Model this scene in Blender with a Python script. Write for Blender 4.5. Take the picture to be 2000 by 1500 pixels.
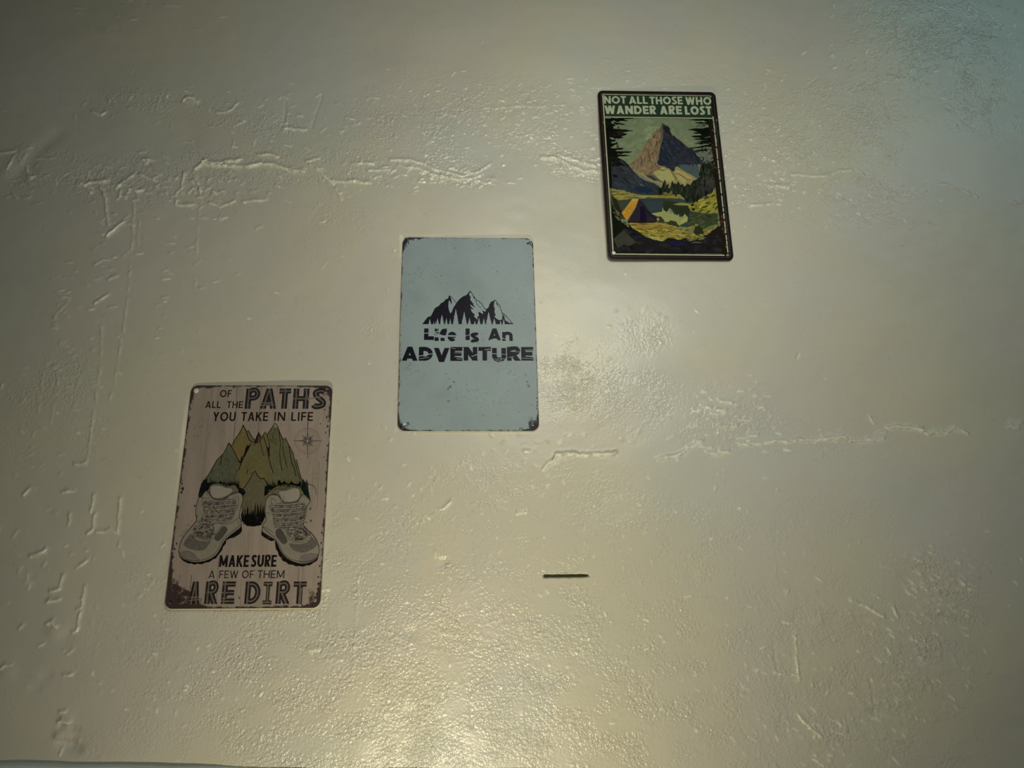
import bpy, bmesh, math, random
import numpy as np
from mathutils import Vector, Matrix
from mathutils.geometry import tessellate_polygon

scene = bpy.context.scene
for o in list(bpy.data.objects):
    bpy.data.objects.remove(o)
COL = scene.collection

# ------------------------------------------------------------------ camera
CAM_Z = 1.50                       # camera height; wall plane is y = 0, room is on the -y side
FPX, YAW, PITCH, ROLL, DIST = 1147.355, 0.03725, 0.22114, 0.06494, 0.8358
cy, sy, cp, sp = math.cos(YAW), math.sin(YAW), math.cos(PITCH), math.sin(PITCH)
cr, sr = math.cos(ROLL), math.sin(ROLL)
FWD = np.array([sy * cp, cy * cp, sp])
_r = np.array([cy, -sy, 0.0])
_u = np.cross(_r, FWD)
RGT = _r * cr + _u * sr
UPV = -_r * sr + _u * cr
cam_d = bpy.data.cameras.new('camera')
cam_d.sensor_width = 36.0
cam_d.lens = FPX / 2000.0 * 36.0
cam_d.clip_start = 0.01
cam = bpy.data.objects.new('camera', cam_d)
COL.objects.link(cam)
cam.matrix_world = Matrix(((RGT[0], UPV[0], -FWD[0], 0.0),
                           (RGT[1], UPV[1], -FWD[1], -DIST),
                           (RGT[2], UPV[2], -FWD[2], CAM_Z),
                           (0, 0, 0, 1)))
scene.camera = cam

# ------------------------------------------------------------------ world, lights, exposure
scene.view_settings.view_transform = 'Standard'
scene.view_settings.look = 'None'
scene.view_settings.gamma = 1.0
scene.view_settings.use_curve_mapping = False
scene.view_settings.exposure = 0.0
world = bpy.data.worlds.new('world')
scene.world = world
world.use_nodes = True
world.node_tree.nodes['Background'].inputs[0].default_value = (0.80, 0.95, 0.92, 1)
world.node_tree.nodes['Background'].inputs[1].default_value = 0.03


def area(name, loc, target, size, power, color, shape='DISK', size_y=None, spread=180):
    d = bpy.data.lights.new(name, 'AREA')
    d.shape = shape
    d.size = size
    if size_y:
        d.size_y = size_y
    d.energy = power
    d.color = color
    d.spread = math.radians(spread)
    o = bpy.data.objects.new(name, d)
    COL.objects.link(o)
    o.location = loc
    o.rotation_euler = (Vector(target) - Vector(loc)).to_track_quat('-Z', 'Y').to_euler()
    return o


# warm lamp standing low, near the wall and below the picture: it rakes upwards over the plaster
area('low_lamp', (-0.03, -0.64, CAM_Z - 0.74), (0.0, 0, CAM_Z - 0.16), 0.10, 1.6, (1.0, 0.885, 0.62), spread=98)
# main lamp just above the photographer
area('main_lamp', (0.18, -0.84, CAM_Z + 0.52), (0.14, 0, CAM_Z + 0.34), 0.42, 2.5, (1.0, 0.98, 0.85), spread=140)
# cool light from the upper right
area('cool_lamp', (1.5, -0.9, CAM_Z + 1.4), (0.8, 0, CAM_Z + 0.8), 0.9, 2.6, (0.62, 0.96, 1.0))


# ------------------------------------------------------------------ helpers
def ray(px, py, depth=0.0):
    """photo pixel (2000 x 1500 frame) -> point on the plane y = -depth of the room"""
    d = FWD + RGT * (px - 1000.0) / FPX - UPV * (py - 750.0) / FPX
    t = (DIST - depth) / d[1]
    return Vector((d[0] * t, -depth, CAM_Z + d[2] * t))


def lin(c):
    c = c / 255.0
    return c / 12.92 if c <= 0.04045 else ((c + 0.055) / 1.055) ** 2.4


def srgb(r, g, b, gain=1.0):
    return (min(lin(r) * gain, 0.95), min(lin(g) * gain, 0.95), min(lin(b) * gain, 0.95), 1.0)


class NT:
    """tiny node-tree helper"""
    def __init__(self, name):
        self.m = bpy.data.materials.new(name)
        self.m.use_nodes = True
        self.t = self.m.node_tree
        self.b = self.t.nodes['Principled BSDF']

    def n(self, kind, **kw):
        nd = self.t.nodes.new(kind)
        for k, v in kw.items():
            setattr(nd, k, v)
        return nd

    def link(self, a, b):
        self.t.links.new(a, b)

    def math(self, op, a, b=None, c=None, clamp=False):
        nd = self.n('ShaderNodeMath', operation=op, use_clamp=clamp)
        for i, v in enumerate((a, b, c)):
            if v is None:
                continue
            if isinstance(v, (int, float)):
                nd.inputs[i].default_value = v
            else:
                self.link(v, nd.inputs[i])
        return nd.outputs[0]

    def smooth(self, v, lo, hi):
        nd = self.n('ShaderNodeMapRange', interpolation_type='SMOOTHSTEP')
        self.link(v, nd.inputs[0])
        nd.inputs[1].default_value = lo
        nd.inputs[2].default_value = hi
        return nd.outputs[0]

    def mix(self, fac, a, b, mode='MIX'):
        nd = self.n('ShaderNodeMix', data_type='RGBA', blend_type=mode)
        for s, v in ((nd.inputs[0], fac), (nd.inputs[6], a), (nd.inputs[7], b)):
            if isinstance(v, (int, float)):
                s.default_value = v
            elif isinstance(v, tuple):
                s.default_value = v
            else:
                self.link(v, s)
        return nd.outputs[2]

    def noise(self, vec, scale, detail=2.0, rough=0.5, dist=0.0):
        nd = self.n('ShaderNodeTexNoise')
        nd.inputs['Scale'].default_value = scale
        nd.inputs['Detail'].default_value = detail
        nd.inputs['Roughness'].default_value = rough
        nd.inputs['Distortion'].default_value = dist
        if vec is not None:
            self.link(vec, nd.inputs['Vector'])
        return nd.outputs[0]

    def mapped(self, vec, scale=(1, 1, 1), loc=(0, 0, 0)):
        nd = self.n('ShaderNodeMapping')
        nd.inputs['Scale'].default_value = scale
        nd.inputs['Location'].default_value = loc
        self.link(vec, nd.inputs['Vector'])
        return nd.outputs[0]


# ------------------------------------------------------------------ the wall: plaster relief as real geometry
X0, X1, Z0, Z1 = -0.98, 1.12, -0.46, 1.10       # relief field (z relative to camera height)
ST = 0.0008
NX, NZ = int((X1 - X0) / ST) + 1, int((Z1 - Z0) / ST) + 1
rng = np.random.default_rng(7)


def fft_noise(wx, wz=None, band=0.35, seed=0, rot=0.0):
    """smooth gaussian noise with wavelength about wx by wz metres, unit variance"""
    wz = wz or wx
    r = np.random.default_rng(seed)
    a = r.standard_normal((NZ, NX)).astype(np.float32)
    F = np.fft.rfft2(a)
    kz = np.fft.fftfreq(NZ, ST)[:, None]
    kx = np.fft.rfftfreq(NX, ST)[None, :]
    c_, s_ = math.cos(rot), math.sin(rot)
    k = np.sqrt(((kx * c_ + kz * s_) * wx) ** 2 + ((-kx * s_ + kz * c_) * wz) ** 2)
    F *= np.exp(-0.5 * ((k - 0.8) / band) ** 2) * (k > 0)
    out = np.fft.irfft2(F, s=(NZ, NX)).astype(np.float32)
    out /= out.std()
    return out


def w2(px, py):
    p = ray(px, py)
    return p.x, p.z - CAM_Z


def blob_mask(blobs):
    """each blob = (px, py, rx_px, ry_px, angle_deg, weight); soft ellipses, max-combined"""
    xs = X0 + np.arange(NX) * ST
    zs = Z0 + np.arange(NZ) * ST
    m = np.zeros((NZ, NX), np.float32)
    for px, py, rx, ry, ang, w in blobs:
        x, z = w2(px, py)
        xr, _ = w2(px + rx, py)
        _, zr = w2(px, py - ry)
        a, b = abs(xr - x), abs(zr - z)
        c, s = math.cos(math.radians(ang)), math.sin(math.radians(ang))
        R = 1.9 * max(a, b)
        i0, i1 = max(0, int((x - R - X0) / ST)), min(NX, int((x + R - X0) / ST))
        j0, j1 = max(0, int((z - R - Z0) / ST)), min(NZ, int((z + R - Z0) / ST))
        if i0 >= i1 or j0 >= j1:
            continue
        dx = (xs[i0:i1] - x)[None, :]
        dz = (zs[j0:j1] - z)[:, None]
        q = ((dx * c + dz * s) / a) ** 2 + ((-dx * s + dz * c) / b) ** 2
        v = w * np.exp(-0.9 * q ** 1.5)
        np.maximum(m[j0:j1, i0:i1], v, out=m[j0:j1, i0:i1])
    return m


def stamp(H, pts, width, amp, asym=1.0, jit=0.0, seed=0, arange=(.55, 1.25)):
    """raise (or cut) a line of the plaster; width in metres (gaussian sigma)"""
    r = random.Random(seed)
    P = []
    for (a, b) in zip(pts[:-1], pts[1:]):
        n = max(1, int(math.hypot(b[0] - a[0], b[1] - a[1]) / 7))
        for k in range(n):
            t = k / n
            P.append((a[0] + (b[0] - a[0]) * t + r.uniform(-jit, jit), a[1] + (b[1] - a[1]) * t + r.uniform(-jit, jit)))
    P.append(pts[-1])
    Q = [w2(*p) for p in P]
    tmp = {}
    R = width * 3.6 * max(1.0, asym)
    xs0 = min(q[0] for q in Q) - R
    xs1 = max(q[0] for q in Q) + R
    zs0 = min(q[1] for q in Q) - R
    zs1 = max(q[1] for q in Q) + R
    i0, i1 = max(0, int((xs0 - X0) / ST)), min(NX, int((xs1 - X0) / ST) + 1)
    j0, j1 = max(0, int((zs0 - Z0) / ST)), min(NZ, int((zs1 - Z0) / ST) + 1)
    if i0 >= i1 or j0 >= j1:
        return
    acc = np.zeros((j1 - j0, i1 - i0), np.float32)
    for (a, b) in zip(Q[:-1], Q[1:]):
        aa = amp * r.uniform(*arange)
        u0, u1 = max(i0, int((min(a[0], b[0]) - R - X0) / ST)), min(i1, int((max(a[0], b[0]) + R - X0) / ST) + 1)
        v0, v1 = max(j0, int((min(a[1], b[1]) - R - Z0) / ST)), min(j1, int((max(a[1], b[1]) + R - Z0) / ST) + 1)
        if u0 >= u1 or v0 >= v1:
            continue
        X = (X0 + np.arange(u0, u1) * ST)[None, :]
        Z = (Z0 + np.arange(v0, v1) * ST)[:, None]
        dx, dz = b[0] - a[0], b[1] - a[1]
        L2 = dx * dx + dz * dz + 1e-12
        t = np.clip(((X - a[0]) * dx + (Z - a[1]) * dz) / L2, 0, 1)
        ez = Z - a[1] - t * dz
        d = np.hypot(X - a[0] - t * dx, ez)
        # overlapping coats: a long gentle back above the line, a steep face below it
        we = width * (1 + (asym - 1) * np.clip(ez / (d + 1e-9), 0, 1))
        v = (aa * np.exp(-0.5 * (d / we) ** 2)).astype(np.float32)
        sub = acc[v0 - j0:v1 - j0, u0 - i0:u1 - i0]
        if amp > 0:
            np.maximum(sub, v, out=sub)
        else:
            np.minimum(sub, v, out=sub)
    H[j0:j1, i0:i1] += acc


# --- relief zones traced from the plaster
ROUGH = [(720, 1330, 420, 260, 0, 1.0), (1050, 1330, 480, 230, 0, 1.0), (1400, 1380, 330, 180, 0, .8),
         (430, 1280, 220, 190, 0, .55), (800, 1030, 200, 70, 8, .55), (960, 960, 140, 60, 0, .55),
         (1150, 1000, 130, 90, 0, .55), (1120, 740, 110, 70, 10, .7), (1230, 780, 130, 60, 0, .55),
         (1260, 650, 50, 40, 0, .5), (1430, 820, 120, 60, 0, .55), (1620, 860, 160, 40, 0, .3),
         (1830, 1150, 90, 70, -30, .8), (1780, 1270, 120, 110, -30, .65), (1750, 1420, 130, 90, -30, .55),
         (1530, 1160, 90, 60, 0, .5), (1620, 1010, 130, 60, 0, .35), (1300, 1100, 200, 140, 0, .55), (1560, 1300, 260, 190, 0, .75), (1450, 1080, 160, 90, 0, .45), (1000, 1130, 260, 120, 0, .6), (250, 1420, 150, 80, 0, .35),
         (1520, 300, 160, 130, 10, .65), (1680, 240, 110, 90, 0, .5), (1650, 370, 130, 70, 0, .5),
         (1830, 80, 150, 120, 0, .5), (1900, 180, 120, 80, 0, .4), (1450, 380, 70, 60, 0, .6),
         (1280, 160, 120, 40, 10, .4), (950, 200, 200, 45, 0, .55), (800, 250, 160, 60, 0, .55),
         (1050, 260, 110, 50, 0, .4), (880, 335, 90, 30, 0, .9), (1120, 320, 70, 25, -10, .9),
         (700, 330, 90, 45, 0, .6), (560, 330, 130, 40, 0, .55), (420, 340, 120, 50, 0, .6),
         (240, 350, 160, 50, 0, .55), (90, 330, 110, 50, 0, .35), (500, 240, 110, 35, 0, .5),
         (330, 200, 170, 30, 0, .35), (650, 430, 70, 60, 0, .3), (690, 640, 60, 25, 0, .3),
         (60, 800, 60, 100, 0, .35), (120, 760, 80, 80, 0, .4), (180, 820, 50, 60, 0, .3),
         (330, 1120, 90, 45, 0, .5), (680, 1060, 60, 90, 0, .6), (1050, 1120, 110, 60, 0, .5),
         (1170, 1220, 200, 150, 0, .75), (520, 1380, 140, 140, 0, .6)]
rough = blob_mask(ROUGH)
patchy = fft_noise(0.07, 0.05, 0.6, 31)
rough *= np.clip(0.75 + 0.35 * patchy, 0.15, 1.4)
rough *= (1 + 1.3 * np.clip((Z0 + np.arange(NZ) * ST + .05) / .6, 0, 1))[:, None].astype(np.float32)

H = np.zeros((NZ, NX), np.float32)
CREST_GLINT = np.zeros((NZ, NX), np.float32)      # painted highlights along the trowel ridges, mixed into the wall colour
H += 0.0022 * fft_noise(0.55, 0.45, 0.4, 1)
H += 0.00055 * fft_noise(0.17, 0.12, 0.4, 2)
H += 0.00010 * fft_noise(0.05, 0.035, 0.5, 3)
n4 = fft_noise(0.0105, 0.0085, 0.45, 4)
n5 = fft_noise(0.0052, 0.0042, 0.5, 5)
n6 = fft_noise(0.024, 0.016, 0.45, 6)
n7 = fft_noise(0.017, 0.0044, 0.5, 8, rot=-0.85)        # trowel drag, down to the right
drag = blob_mask([(1700, 1300, 300, 230, 0, 1.0), (1500, 1400, 250, 150, 0, .8), (1830, 1140, 90, 100, 0, 1.0)])
H += rough * (0.00008 * n4 + 0.00026 * n5 * (1 - .6 * drag) + 0.00010 * n6 + 0.00022 * n7 * drag)
H += 0.000010 * n4

# sparse drips, nibs and trowel flicks
R = random.Random(11)


def flicks(cx, cy_, rx, ry, n, L, ang, aspread, w, amp, seed):
    r = random.Random(seed)
    for k in range(n):
        x = r.gauss(cx, rx)
        y = r.gauss(cy_, ry)
        a = math.radians(ang + r.gauss(0, aspread))
        l = .8 * L * r.uniform(.3, 1.4)
        stamp(H, [(x - l / 2 * math.cos(a), y + l / 2 * math.sin(a)), (x, y + r.uniform(-1.5, 1.5)),
                  (x + l / 2 * math.cos(a), y - l / 2 * math.sin(a))], w * .72 * r.uniform(.8, 1.3), amp * .95 * r.uniform(.4, 1.2), asym=2.2 if amp > 0 else 1.0, seed=k)
        if amp > 0 and r.random() < .55:
            stamp(CREST_GLINT, [(x - l / 2 * math.cos(a), y + l / 2 * math.sin(a) + 1), (x + l / 2 * math.cos(a), y - l / 2 * math.sin(a) + 1)], .0007, r.uniform(.2, 1.0), seed=k)


flicks(125, 610, 18, 60, 26, 11, 10, 20, .0011, .0009, 1)
flicks(200, 560, 16, 80, 26, 12, 10, 20, .0011, .0009, 2)
flicks(165, 820, 45, 70, 30, 11, 10, 30, .0011, .0008, 3)
flicks(320, 590, 15, 60, 16, 12, 6, 12, .0010, .0008, 4)
flicks(380, 560, 6, 60, 8, 12, 6, 12, .0010, .0008, 5)
flicks(380, 420, 140, 60, 45, 14, 5, 20, .0010, .0008, 6)
flicks(300, 360, 150, 26, 130, 11, 5, 30, .0011, .0012, 7)
flicks(110, 350, 70, 26, 26, 15, 5, 30, .0011, .0010, 8)
flicks(560, 235, 120, 30, 46, 12, 5, 30, .0010, .0009, 9)
flicks(350, 205, 140, 22, 34, 12, 5, 30, .0010, .0008, 10)
flicks(280, 20, 90, 18, 12, 22, 0, 6, .0016, .0007, 12)
flicks(700, 345, 90, 22, 40, 13, 3, 16, .0010, .0010, 13)
flicks(870, 345, 60, 12, 60, 12, 3, 18, .0010, .0012, 14)
flicks(1130, 318, 35, 10, 36, 11, -8, 16, .0010, .0012, 15)
flicks(900, 230, 170, 45, 90, 11, 3, 22, .0010, .0007, 16)
flicks(1540, 350, 60, 22, 30, 10, 3, 22, .0010, .0008, 17)
flicks(1490, 260, 110, 70, 260, 7, 40, 60, .0009, -.0011, 18)
flicks(1500, 270, 120, 70, 160, 7, 40, 60, .0009, .0008, 40)
flicks(1050, 230, 150, 45, 150, 8, 5, 30, .0009, .0008, 41)
flicks(1640, 380, 120, 30, 60, 9, -15, 20, .0009, .0008, 42)
flicks(1810, 90, 110, 70, 150, 10, 80, 40, .0010, -.0011, 19)
flicks(1830, 100, 110, 70, 110, 9, 60, 50, .0009, .0008, 43)
flicks(1420, 805, 55, 28, 45, 12, 3, 14, .0010, .0010, 20)
flicks(1500, 860, 150, 14, 40, 14, 5, 12, .0010, .0008, 21)
flicks(1150, 740, 70, 26, 50, 9, 10, 40, .0010, .0008, 22)
flicks(1100, 900, 60, 40, 40, 10, 10, 40, .0010, .0008, 23)
flicks(1835, 1150, 45, 45, 110, 16, -28, 10, .0011, .0010, 24)
flicks(1760, 1300, 80, 80, 150, 14, -38, 16, .0011, .0008, 25)
flicks(1620, 1420, 110, 50, 150, 14, -40, 18, .0011, .0008, 26)
flicks(1500, 1210, 60, 60, 24, 12, -30, 30, .0012, .0009, 27)
flicks(850, 950, 120, 40, 50, 8, 30, 60, .0010, .0008, 28)
flicks(1000, 1200, 420, 170, 420, 7, 20, 60, .0010, .0009, 29)
flicks(70, 1130, 40, 70, 16, 16, 20, 30, .0015, .0010, 30)
flicks(60, 900, 40, 60, 10, 12, 20, 30, .0012, .0008, 32)
flicks(300, 1330, 90, 90, 40, 8, 20, 60, .0011, .0008, 33)
flicks(300, 1100, 90, 30, 30, 9, 20, 40, .0011, .0008, 34)
flicks(1250, 620, 30, 25, 14, 8, 20, 60, .0010, .0009, 35)
flicks(1000, 750, 800, 480, 160, 6, 10, 60, .0009, .0006, 36)

RIDGES = [
    (1.5, [(380, 328), (400, 312), (415, 318), (440, 316), (468, 312)]),
    (1.8, [(395, 318), (420, 322), (450, 323), (480, 326), (510, 321), (535, 323), (560, 332), (592, 338)]),
    (1.2, [(505, 303), (530, 302), (542, 308)]),
    (1.0, [(598, 318), (622, 312)]), (1.2, [(604, 322), (622, 332), (640, 350), (652, 362)]),
    (.9, [(656, 372), (668, 392)]), (.9, [(682, 356), (725, 361)]), (1., [(408, 395), (430, 402), (455, 393)]),
    (1.0, [(475, 393), (500, 392), (520, 390)]),
    (1.0, [(358, 340), (352, 368), (344, 376), (343, 400), (375, 400)]), (.9, [(374, 335), (382, 352), (390, 372)]),
    (1.2, [(150, 355), (165, 362), (176, 357), (210, 352)]),
    (1.3, [(225, 367), (236, 358), (252, 370), (262, 368), (266, 376), (278, 371)]),
    (1.0, [(196, 368), (206, 388), (209, 420), (212, 440)]), (1.0, [(235, 375), (234, 384)]),
    (1.0, [(270, 340), (288, 346), (300, 350)]), (1.4, [(210, 463), (226, 448), (242, 435)]),
    (1.0, [(40, 318), (50, 325), (55, 345), (62, 347)]), (.9, [(0, 302), (30, 297)]), (.9, [(14, 332), (30, 305)]),
    (.8, [(240, 355), (262, 338)]), (1.0, [(278, 310), (290, 308), (296, 312)]), (.9, [(280, 318), (288, 312)]),
    (1.0, [(180, 218), (195, 224), (203, 218)]), (1.0, [(420, 217), (445, 216), (465, 198)]),
    (1.2, [(355, 196), (362, 188), (375, 189), (384, 196)]), (.9, [(455, 245), (475, 236)]),
    (1.1, [(555, 250), (575, 252), (597, 254)]),
    (1.1, [(762, 316), (800, 315), (830, 322), (850, 333), (880, 340), (900, 346), (930, 338), (958, 320)]),
    (1.1, [(780, 326), (820, 332), (850, 345), (890, 352), (930, 350)]),
    (1.0, [(690, 323), (730, 322)]), (1., [(720, 336), (760, 334)]), (.9, [(650, 356), (720, 360)]),
    (1.2, [(1058, 306), (1090, 306), (1112, 320), (1140, 330), (1168, 332)]), (1.0, [(1090, 300), (1130, 312), (1165, 322)]),
    (1.0, [(1545, 343), (1575, 345), (1608, 348), (1632, 338), (1660, 337)]),
    (1.0, [(1500, 362), (1540, 368)]), (.9, [(1470, 402), (1510, 398)]),
    (.8, [(1835, 362), (1870, 372), (1905, 388)]), (.9, [(1975, 397), (2010, 394)]),
    (.7, [(960, 215), (1010, 208), (1060, 210), (1110, 206)]), (.6, [(820, 225), (860, 222), (900, 232)]),
    # the long crack on the right
    (1.8, [(1060, 918), (1070, 905), (1082, 900)]), (2.0, [(1080, 899), (1088, 889), (1106, 886), (1130, 889), (1160, 888), (1203, 885)]),
    (1.0, [(1025, 882), (1040, 882)]), (1.2, [(1283, 898), (1310, 892), (1330, 886), (1345, 876), (1372, 862)]),
    (1.2, [(1382, 886), (1400, 886), (1422, 882)]), (.9, [(1368, 872), (1390, 874)]),
    (1.4, [(1445, 869), (1480, 866), (1520, 862), (1560, 860), (1600, 858), (1645, 855), (1660, 861), (1700, 859), (1726, 857)]),
    (1.0, [(1440, 858), (1480, 850)]), (1.2, [(1402, 835), (1440, 832)]), (1.2, [(1372, 794), (1388, 797)]), (1.2, [(1402, 782), (1430, 787)]),
    (1.2, [(1400, 802), (1418, 800)]), (1.9, [(1733, 836), (1760, 834), (1785, 837), (1800, 842)]),
    (1.3, [(1800, 842), (1812, 848), (1825, 844), (1850, 846), (1862, 839), (1880, 841), (1890, 848)]),
    (1.0, [(1712, 846), (1730, 845)]), (1.1, [(1970, 826), (1995, 826)]), (.9, [(1968, 835), (1990, 836)]),
    (1.0, [(1700, 815), (1708, 828)]), (1.0, [(1140, 745), (1155, 742)]),
    # drips and trowel lines on the left
    (.7, [(262, 395), (258, 480), (252, 570), (243, 650), (233, 715), (226, 760), (218, 790)]),
    (.7, [(202, 640), (200, 720), (196, 755), (190, 800), (182, 850), (174, 900)]), (1.1, [(150, 908), (165, 908), (173, 903)]),
    (.7, [(100, 708), (92, 725), (86, 760), (80, 810), (70, 855)]), (.7, [(120, 710), (118, 760), (105, 830)]),
    (.7, [(390, 370), (388, 420), (382, 500), (379, 560)]), (.6, [(272, 420), (268, 500)]),
    (.9, [(214, 548), (230, 542)]), (1.0, [(190, 595), (214, 578)]), (1.1, [(125, 962), (148, 960)]),
    (.9, [(62, 955), (50, 968)]), (1.0, [(187, 970), (180, 1000)]), (.9, [(238, 975), (233, 1010), (231, 1042)]),
    (.9, [(188, 1005), (183, 1035), (172, 1043)]), (1.0, [(190, 1040), (215, 1036), (226, 1041)]),
    (.9, [(140, 1005), (135, 1026)]), (1.2, [(60, 1087), (78, 1082), (90, 1074)]), (1.1, [(122, 1125), (116, 1150), (98, 1156)]),
    (1.1, [(90, 1178), (104, 1174), (116, 1172)]), (1.0, [(166, 1147), (160, 1188), (150, 1192)]), (1.0, [(157, 1198), (150, 1234), (142, 1236)]),
    (1.3, [(92, 1220), (102, 1214), (112, 1224)]), (.9, [(132, 1278), (142, 1270)]), (1.0, [(125, 1320), (140, 1318)]),
    (.9, [(2, 1306), (12, 1300), (22, 1300)]), (1.1, [(118, 1392), (128, 1390)]), (1.4, [(114, 1412), (122, 1406), (135, 1412)]),
    (1.0, [(115, 1475), (120, 1464)]), (1.0, [(38, 1228), (45, 1222)]), (.8, [(150, 1110), (170, 1095)]),
    (1.2, [(1658, 1172), (1690, 1185), (1722, 1205)]), (1.1, [(1553, 1245), (1556, 1300), (1562, 1330)]),
    (1.1, [(1515, 1314), (1556, 1319)]), (1.3, [(1560, 1400), (1580, 1418), (1605, 1440)]), (1.0, [(1740, 1187), (1750, 1205)]),
    (1.2, [(1700, 1400), (1714, 1403)]), (.7, [(700, 1130), (695, 1230), (688, 1330)]), (1.1, [(605, 1270), (622, 1268)]),
    (1.2, [(866, 995), (882, 980)]), (.9, [(1010, 1005), (1030, 1000)]), (.7, [(1010, 1240), (1020, 1330), (1022, 1440)]),
]
for k, (a, pts) in enumerate(RIDGES):
    stamp(H, pts, 0.0009 if a > .75 else .0008, 0.0019 * a, asym=3.0, jit=1.3, seed=100 + k, arange=(.55, 1.25) if a > .75 else (-.5, .9))
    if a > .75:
        stamp(CREST_GLINT, [(x, y + 1) for x, y in pts], .0007, 1.0 * a, jit=1.3, seed=100 + k)
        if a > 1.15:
            stamp(CREST_GLINT, [(x + 3, y + 4) for x, y in pts], .0007, .30 * a, jit=2.6, seed=700 + k)
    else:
        stamp(CREST_GLINT, pts, .0007, .35, jit=1.0, seed=100 + k, arange=(-.6, 1.0))
GROOVES = [(1.0, [(556, 196), (556, 212), (553, 236)]), (.9, [(626, 178), (628, 190), (618, 215), (608, 250)]),
           (1.2, [(1770, 60), (1778, 80), (1784, 94)]), (.9, [(1733, 142), (1755, 146), (1764, 150)]), (.8, [(1755, 124), (1756, 140)]),
           (1.0, [(1725, 205), (1734, 230)]), (.9, [(1745, 25), (1748, 75)]), (.9, [(1880, 60), (1950, 68)]),
           (.9, [(1810, 33), (1820, 52)]), (.7, [(1600, 150), (1580, 165)]), (.6, [(1510, 1250), (1520, 1330)]),
           (.9, [(918, 1340), (922, 1420)]), (1.0, [(914, 1412), (922, 1418)]), (.8, [(1700, 1330), (1712, 1400)]),
           (1.4, [(1815, 437), (1826, 443)]), (.8, [(1560, 690), (1556, 700)]), (.9, [(283, 6), (289, 10)]),
           (.9, [(1600, 730), (1610, 740)]), (.9, [(610, 1278), (616, 1284)]), (.7, [(920, 1040), (925, 1130)])]
for k, (a, pts) in enumerate(GROOVES):
    stamp(H, pts, 0.0013, -0.0012 * a, jit=1.0, seed=500 + k)
# lumps and dents
for (px, py, sx, amp) in [(864, 1096, .0075, -.0040), (866, 1086, .004, .0016), (804, 1236, .009, -.0018), (870, 1258, .008, -.0012),
                          (800, 1390, .008, -.0015), (1068, 1330, .012, -.0015), (110, 1232, .012, .0028), (124, 1246, .008, -.0020),
                          (15, 1312, .010, .0020), (90, 1320, .007, -.0018), (70, 1345, .007, -.0014), (365, 195, .008, .0022),
                          (130, 1402, .008, .0016), (128, 1425, .009, .0022), (135, 1450, .012, -.0042), (120, 1445, .008, .0022),
                          (660, 378, .010, .0016), (1352, 1122, .008, -.0014), (1598, 1214, .007, .0020), (1710, 1395, .008, -.0022),
                          (215, 62, .012, .0020), (222, 58, .008, -.0015), (370, 270, .018, -.0016), (60, 325, .012, -.0020),
                          (285, 318, .006, -.0015), (250, 350, .010, .0016), (1560, 1205, .010, -.0012), (1770, 1130, .012, -.001)]:
    stamp(H, [(px - 3, py), (px + 3, py)], sx * .62, amp * .75, seed=int(px))
stamp(H, [(25, 345), (60, 305), (110, 262)], .008, -.0016, seed=2)
stamp(H, [(10, 340), (30, 318), (50, 292)], .007, .0012, seed=3)
stamp(H, [(118, 1448), (150, 1462)], .0045, -.003, seed=4)
stamp(H, [(112, 1438), (150, 1448)], .0030, .0022, seed=5)
stamp(H, [(118, 1418), (150, 1424)], .0026, -.0022, seed=5)

# nonuniform grid lines: 1.6 mm in view, finer at the slot, coarse outside the frame
SL0, SL1 = ray(1063, 1126), ray(1149, 1125)
slot_z = 0.5 * (SL0.z + SL1.z) - CAM_Z


def lines(segs):
    out = []
    for a, b, s in segs:
        n = max(1, int(round((b - a) / s)))
        out += [a + (b - a) * k / n for k in range(n)]
    out.append(segs[-1][1])
    return np.array(out)


gx = lines([(-2.6, -1.0, .08), (-1.0, -.86, .006), (-.86, .93, .00127), (.93, 1.12, .006), (1.12, 2.6, .08)])
gz = lines([(-1.5, -.47, .08), (-.47, -.355, .005), (-.355, slot_z - .006, .00127), (slot_z - .006, slot_z + .006, .0005),
            (slot_z + .006, .975, .00127), (.975, 1.10, .005), (1.10, 1.7, .08)])


def sample(F, fade=True):
    fx = np.clip((gx - X0) / ST, 0, NX - 1.001)
    fz = np.clip((gz - Z0) / ST, 0, NZ - 1.001)
    ix, iz = fx.astype(int), fz.astype(int)
    tx, tz = (fx - ix)[None, :], (fz - iz)[:, None]
    a = F[iz][:, ix] * (1 - tx) + F[iz][:, ix + 1] * tx
    b = F[iz + 1][:, ix] * (1 - tx) + F[iz + 1][:, ix + 1] * tx
    return a * (1 - tz) + b * tz


hz = sample(H)
rz = sample(rough)
kz_ = sample(CREST_GLINT)
# flatten gently behind the three signs so that the tin lies on the plaster
SIGNS_PX = {
    'paths': [(374, 752.5), (650, 753), (625.3, 1187.5), (320.7, 1189.5)],
    'adventure': [(786.3, 463.5), (1040.9, 465.5), (1053, 841.8), (776.2, 842)],
    'wander': [(1166.9, 176.8), (1396.8, 180), (1433.5, 508.8), (1188, 506)]}
GX, GZ = np.meshgrid(gx, gz)
for q in SIGNS_PX.values():
    P = [w2(*p) for p in q]
    inside = np.full(GX.shape, 1e9)
    for (a, b) in zip(P, P[1:] + P[:1]):            # clockwise seen from the room
        dx, dz = b[0] - a[0], b[1] - a[1]
        L = math.hypot(dx, dz)
        inside = np.minimum(inside, ((GZ - a[1]) * dx - (GX - a[0]) * dz) / L * -1)
    f = np.clip((inside + .004) / .006, 0, 1)
    hz = hz * (1 - f) + f * np.clip(hz, -.004, .0008)
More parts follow.
